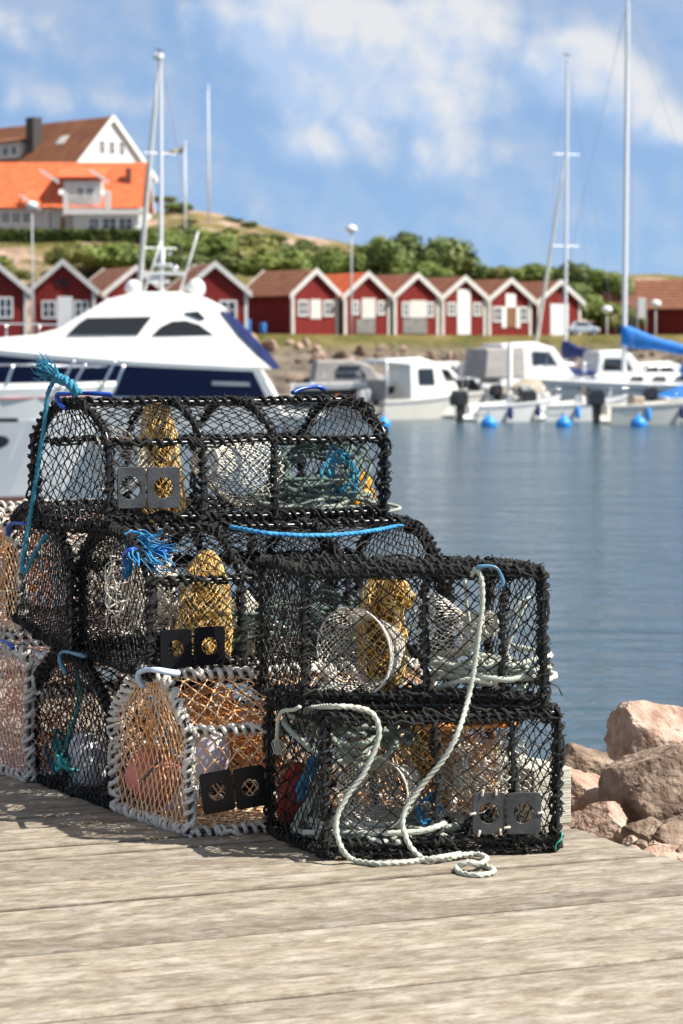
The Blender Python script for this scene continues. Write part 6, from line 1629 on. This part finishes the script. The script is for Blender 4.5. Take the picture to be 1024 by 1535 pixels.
# flagpoles
for px, top, bot, D, lab, fl_ in ((278, 217, 348, 222, 'white flagpole with a limp yellow and blue pennant on the hill', True), (313, 132, 325, 236, 'tall bare white flagpole on the hilltop', False)):
    p0 = at(px, bot + 14, D); p1 = at(px, top, D)
    e = empty('flagpole', p0, lab, 'flagpole'); h = p1[2] - p0[2]
    mb = MB(); lathe(mb, [(0.11, 0), (0.09, 0.5), (0.05, 1)], V3(0, 0, 0), V3(0, 0, h), 10); local('pole', mb, m_white, e, smooth=True)
    mb = MB(); lathe(mb, [(0.02, 0), (0.14, 0.3), (0.14, 0.7), (0.02, 1)], V3(0, 0, h), V3(0, 0, h + 0.28), 10); local('finial', mb, m_white, e, smooth=True)
    if fl_:
        for nm, z0, m, sc in (('pennant', 0.0, mat('pennant_yellow', (0.70, 0.55, 0.10), 0.8), 1.0), ('pennant', -0.24, mat('pennant_blue', (0.08, 0.14, 0.28), 0.8), 0.9)):
            P = []; n = 14
            for i in range(n):
                t = i / (n - 1); x = -0.08 - 1.75 * t * sc; z = h - 0.05 + z0 * (1 - 0.55 * t) - 0.75 * t - 0.1 * math.sin(t * 6); w = 0.24 * (1 - 0.6 * t); y = 0.12 * math.sin(t * 9)
                P += [(x, y - 0.01, z), (x, y - 0.01, z - w), (x, y + 0.01, z - w), (x, y + 0.01, z)]
            i = np.arange(n - 1)[:, None]; j = np.arange(4)[None, :]; j2 = (j + 1) % 4
            mb = MB(); mb.add(np.array(P), np.stack([i * 4 + j, i * 4 + j2, (i + 1) * 4 + j2, (i + 1) * 4 + j], -1).reshape(-1, 4), ng=[[3, 2, 1, 0], [n * 4 - 4, n * 4 - 3, n * 4 - 2, n * 4 - 1]]); local(nm, mb, m, e)
# white mooring pole between the boats, sign by the shed
p = at(764, 600, 106); mb = MB(); lathe(mb, [(0.11, 0), (0.11, 0.97), (0.08, 1.0)], V3(0, 0, 0), V3(0, 0, 3.3), 12); o = obj('mooring_pole', mb, m_white, sharp=50, loc=(p[0], p[1], WZ - 0.3)); tag(o, 'white mooring pole rising from the water among the open boats', 'pole')
p = at(962, 476, 152); e = empty('notice_board', (p[0], p[1], 2.0), 'white upright notice board beside the red shed', 'sign'); hb_ = at(962, 447, 152)[2] - 2.0
mb = MB(); box(mb, -0.22, 0.22, -0.04, 0.04, hb_ - 1.2, hb_); local('board', mb, m_white, e, bevel=0.02)
for s in (-1, 1):
    mb = MB(); box(mb, s * 0.26 - 0.04, s * 0.26 + 0.04, -0.04, 0.04, -0.4, hb_ - 0.1); local('post', mb, m_pole, e)
# blue barrels by the long side wall
for i, (px, lab) in enumerate(((361, 'blue barrel standing nearest the window boathouse by the long red wall'), (371, 'blue barrel next to its twin by the long red wall'), (394, 'blue barrel standing alone further along the red wall'))):
    p = at(px, 498, 149.0); mb = MB(); r_ = 0.21
    lathe(mb, [(r_ * 0.85, 0), (r_, 0.04), (r_, 0.30), (r_ * 1.05, 0.33), (r_, 0.36), (r_, 0.64), (r_ * 1.05, 0.67), (r_, 0.70), (r_, 0.96), (r_ * 0.85, 1), (0.02, 0.99)], V3(0, 0, 0), V3(0, 0, 0.62 if i == 2 else 0.8), 18)
    o = obj('barrel', mb, mat('barrel_blue', (0.02, 0.17, 0.50), 0.5), sharp=40, loc=(p[0], p[1], 2.28)); tag(o, lab, 'barrel', 'blue barrels')
# covered dinghy with blue cover behind the yacht bow
b = boat(20, 110, 10, 'small boat under a blue cover behind the yacht foredeck')
boat_hull(b, 4.2, 1.8, 2.0, 1.8, m_gel2, floor=1.0); mb = MB(); prism(mb, [(0.1, 1.8), (3.9, 1.95), (2.9, 2.25), (1.2, 2.3)], -0.8, 0.8, 0.1); local('cover', mb, m_bluec, b)
# parked car by the last boathouse
p = at(874, 500, 158); e = empty('parked_car', (p[0], p[1], 2.12), 'pale blue white car parked beside the last boathouse', 'car'); e.rotation_euler = (0, 0, R(8))
m_car = mat('car_paint', (0.50, 0.56, 0.64), 0.25, coat=0.5)
mb = MB(); prism(mb, [(-0.95, 0.25), (0.95, 0.25), (0.98, 0.5), (0.55, 0.62), (-0.7, 0.64), (-0.98, 0.55)], -0.55, 0.55, 0.06); local('body', mb, m_car, e, smooth=True, sharp=40)
mb = MB(); prism(mb, [(-0.72, 0.63), (0.5, 0.62), (0.2, 0.92), (-0.5, 0.94)], -0.5, 0.5, 0.05, top_in=0.08); local('cabin', mb, m_car, e, smooth=True, sharp=40)
side_panel(e, 'window', [(-0.62, 0.67), (0.38, 0.66), (0.16, 0.88), (-0.48, 0.89)], 0.48, m_tint, t=0.03)
for x in (-0.6, 0.6):
    for y in (-0.54, 0.54):
        mb = MB(); lathe(mb, [(0.02, 0), (0.2, 0.02), (0.22, 0.2), (0.22, 0.8), (0.2, 0.98), (0.02, 1)], V3(x, y - 0.07, 0.22), V3(x, y + 0.07, 0.22), 18); w = local('wheel', mb, m_ob, e, smooth=True)
        mb = MB(); lathe(mb, [(0.02, 0), (0.12, 0.05), (0.12, 0.95), (0.02, 1)], V3(x, y - 0.08, 0.22), V3(x, y + 0.08, 0.22), 14); q = local('rim', mb, m_steel, e); q.parent = w

# ------------------------------------------------------------------ sky, sun, camera
w = bpy.data.worlds.new('World'); scene.world = w; w.use_nodes = True
nt = w.node_tree; N = nt.nodes.new; Lk = nt.links.new
bg = nt.nodes['Background']; out = nt.nodes['World Output']
SUN = nrm(V3(math.cos(R(50)) * math.cos(R(-13)), math.cos(R(50)) * math.sin(R(-13)), math.sin(R(50))))
sky = N('ShaderNodeTexSky'); sky.sky_type = 'NISHITA'; sky.sun_disc = False
sky.sun_elevation = R(50); sky.sun_rotation = math.atan2(SUN[0], SUN[1]); sky.altitude = 0; sky.air_density = 1.0; sky.dust_density = 0.4; sky.ozone_density = 3.0
SKYS = 0.080
w.cycles.sampling_method = 'MANUAL'; w.cycles.sample_map_resolution = 256
tc = N('ShaderNodeTexCoord'); sep = N('ShaderNodeSeparateXYZ'); Lk(tc.outputs['Generated'], sep.inputs[0])
# the clear blue starts lower over the land than in the plain sky model
lift = N('ShaderNodeVectorMath'); lift.operation = 'ADD'; Lk(tc.outputs['Generated'], lift.inputs[0]); lift.inputs[1].default_value = (0, 0, 0.15)
nor = N('ShaderNodeVectorMath'); nor.operation = 'NORMALIZE'; Lk(lift.outputs[0], nor.inputs[0]); Lk(nor.outputs[0], sky.inputs['Vector'])
def math_(op, a, b=None, c=None, clamp=False):
    n = N('ShaderNodeMath'); n.operation = op; n.use_clamp = clamp
    for i, v in enumerate((a, b, c)):
        if v is None: continue
        if isinstance(v, (int, float)): n.inputs[i].default_value = v
        else: Lk(v, n.inputs[i])
    return n.outputs[0]
ya = math_('MAXIMUM', math_('ABSOLUTE', sep.outputs['Y']), 0.05)
U = math_('DIVIDE', sep.outputs['X'], ya); Vv = math_('DIVIDE', sep.outputs['Z'], ya)
def cloud(du, dv):
    u = math_('ADD', U, du); v = math_('ADD', Vv, dv)
    cx = N('ShaderNodeCombineXYZ'); Lk(u, cx.inputs[0]); Lk(v, cx.inputs[1])
    n1 = N('ShaderNodeTexNoise'); n1.noise_dimensions = '2D'; n1.inputs['Scale'].default_value = 17; n1.inputs['Detail'].default_value = 8; n1.inputs['Roughness'].default_value = 0.56; n1.inputs['Distortion'].default_value = 0.0; Lk(cx.outputs[0], n1.inputs['Vector'])
    wn = N('ShaderNodeTexNoise'); wn.noise_dimensions = '2D'; wn.inputs['Scale'].default_value = 70; wn.inputs['Detail'].default_value = 4; Lk(cx.outputs[0], wn.inputs['Vector'])
    wv = N('ShaderNodeVectorMath'); wv.operation = 'MULTIPLY_ADD'; Lk(wn.outputs['Color'], wv.inputs[0]); wv.inputs[1].default_value = (0.016, 0.016, 0); Lk(cx.outputs[0], wv.inputs[2])
    vo = N('ShaderNodeTexVoronoi'); vo.voronoi_dimensions = '2D'; vo.inputs['Scale'].default_value = 62; Lk(wv.outputs[0], vo.inputs['Vector'])
    bil = math_('MULTIPLY_ADD', vo.outputs['Distance'], -0.42, 0.27)
    tot = None
    for px, py, sx, sy, a in CL:
        a_ = math_('MULTIPLY', math_('SUBTRACT', u, (px - 512) / F), F / sx); b_ = math_('MULTIPLY', math_('SUBTRACT', v, (520 - py) / F), F / sy)
        e = math_('POWER', 2.71828, math_('MULTIPLY', math_('ADD', math_('MULTIPLY', a_, a_), math_('MULTIPLY', b_, b_)), -1.0))
        tot = math_('MULTIPLY', e, a) if tot is None else math_('MULTIPLY_ADD', e, a, tot)
    # thin cloud elsewhere in the sky, by a broad noise
    n2 = N('ShaderNodeTexNoise'); n2.inputs['Scale'].default_value = 5; n2.inputs['Detail'].default_value = 4; Lk(cx.outputs[0], n2.inputs['Vector'])
    d = math_('MULTIPLY_ADD', n1.outputs['Fac'], 2.0, math_('ADD', math_('MULTIPLY_ADD', tot, 1.15, bil), -1.74))
    return d, n2.outputs['Fac']
CL = [(520, 150, 230, 120, 0.25), (350, 20, 95, 60, 0.9), (450, 60, 110, 75, 1.0), (560, 70, 110, 90, 1.0), (660, 60, 105, 85, 1.1), (715, 25, 60, 45, 0.6), (690, 190, 75, 55, 0.7), (600, 150, 100, 60, 0.7), (480, 160, 80, 60, 0.55), (760, 235, 45, 25, 0.45), (430, 220, 50, 30, 0.5), (370, 285, 70, 40, 0.4),
      (900, 90, 70, 65, 1.0), (960, 150, 55, 50, 0.8), (840, 110, 60, 60, 0.8), (540, 230, 90, 40, 0.6), (660, 250, 80, 40, 0.5), (1010, 190, 45, 35, 0.6), (90, 100, 200, 90, 0.35), (20, 30, 120, 60, 0.45), (980, 200, 90, 40, 0.3), (620, 270, 120, 50, 0.3), (120, 160, 120, 30, 0.4)]
d0, br = cloud(0, 0); d1, _ = cloud(0.006, 0.004)
alpha = N('ShaderNodeMapRange'); alpha.interpolation_type = 'SMOOTHSTEP'; alpha.inputs['From Min'].default_value = -0.20; alpha.inputs['From Max'].default_value = 0.85; alpha.inputs['To Min'].default_value = 0.38; Lk(d0, alpha.inputs['Value'])
lit = math_('MULTIPLY_ADD', math_('SUBTRACT', d0, d1), 1.5, 0.45, clamp=True)
cc = N('ShaderNodeMix'); cc.data_type = 'RGBA'; Lk(lit, cc.inputs[0]); cc.inputs[6].default_value = (3.9, 5.0, 6.8, 1); cc.inputs[7].default_value = (6.5, 6.5, 6.6, 1)
tint = N('ShaderNodeMix'); tint.data_type = 'RGBA'; tint.blend_type = 'MULTIPLY'; tint.inputs[0].default_value = 1; Lk(sky.outputs[0], tint.inputs[6]); tint.inputs[7].default_value = (0.76, 0.97, 1.12, 1)
mx = N('ShaderNodeMix'); mx.data_type = 'RGBA'; Lk(math_('MULTIPLY', alpha.outputs[0], 0.92), mx.inputs[0]); Lk(tint.outputs[2], mx.inputs[6]); Lk(cc.outputs[2], mx.inputs[7])
# unseen broken cloud high overhead and behind, added for neutral fill light
hi = N('ShaderNodeMapRange'); hi.interpolation_type = 'SMOOTHSTEP'; hi.inputs['From Min'].default_value = 0.20; hi.inputs['From Max'].default_value = 0.55; Lk(sep.outputs['Z'], hi.inputs['Value'])
n3 = N('ShaderNodeTexNoise'); n3.inputs['Scale'].default_value = 2.2; n3.inputs['Detail'].default_value = 5; Lk(tc.outputs['Generated'], n3.inputs['Vector'])
hf = math_('MULTIPLY', hi.outputs[0], math_('MULTIPLY_ADD', n3.outputs['Fac'], 2.4, -0.65, clamp=True))
mh = N('ShaderNodeMix'); mh.data_type = 'RGBA'; Lk(hf, mh.inputs[0]); Lk(mx.outputs[2], mh.inputs[6]); mh.inputs[7].default_value = (3.6, 3.4, 3.2, 1)
Lk(mh.outputs[2], bg.inputs['Color']); bg.inputs['Strength'].default_value = SKYS
sl = bpy.data.lights.new('sun', 'SUN'); sl.energy = 5.0; sl.angle = R(0.5); sl.color = (1.0, 0.95, 0.87)
so = bpy.data.objects.new('sun', sl); COL.objects.link(so); so.rotation_euler = Vector(SUN).to_track_quat('Z', 'Y').to_euler()

cam = bpy.data.cameras.new('camera'); co = bpy.data.objects.new('camera', cam); COL.objects.link(co); scene.camera = co
co.location = (0, 0, CAMZ); co.rotation_euler = (PI / 2 - PITCH, 0, 0)
cam.sensor_fit = 'VERTICAL'; cam.sensor_height = 36.0; cam.lens = F / 1535 * 36.0
cam.clip_start = 0.1; cam.clip_end = 3000
cam.dof.use_dof = True; cam.dof.focus_distance = 7.7; cam.dof.aperture_fstop = 5.4; cam.dof.aperture_blades = 9
vs = scene.view_settings; vs.view_transform = 'Standard'; vs.look = 'None'; vs.gamma = 1; vs.exposure = 0.72
scene.cycles.max_bounces = 8; scene.cycles.transparent_max_bounces = 8; scene.cycles.use_denoising = True
scene.cycles.sample_clamp_indirect = 6
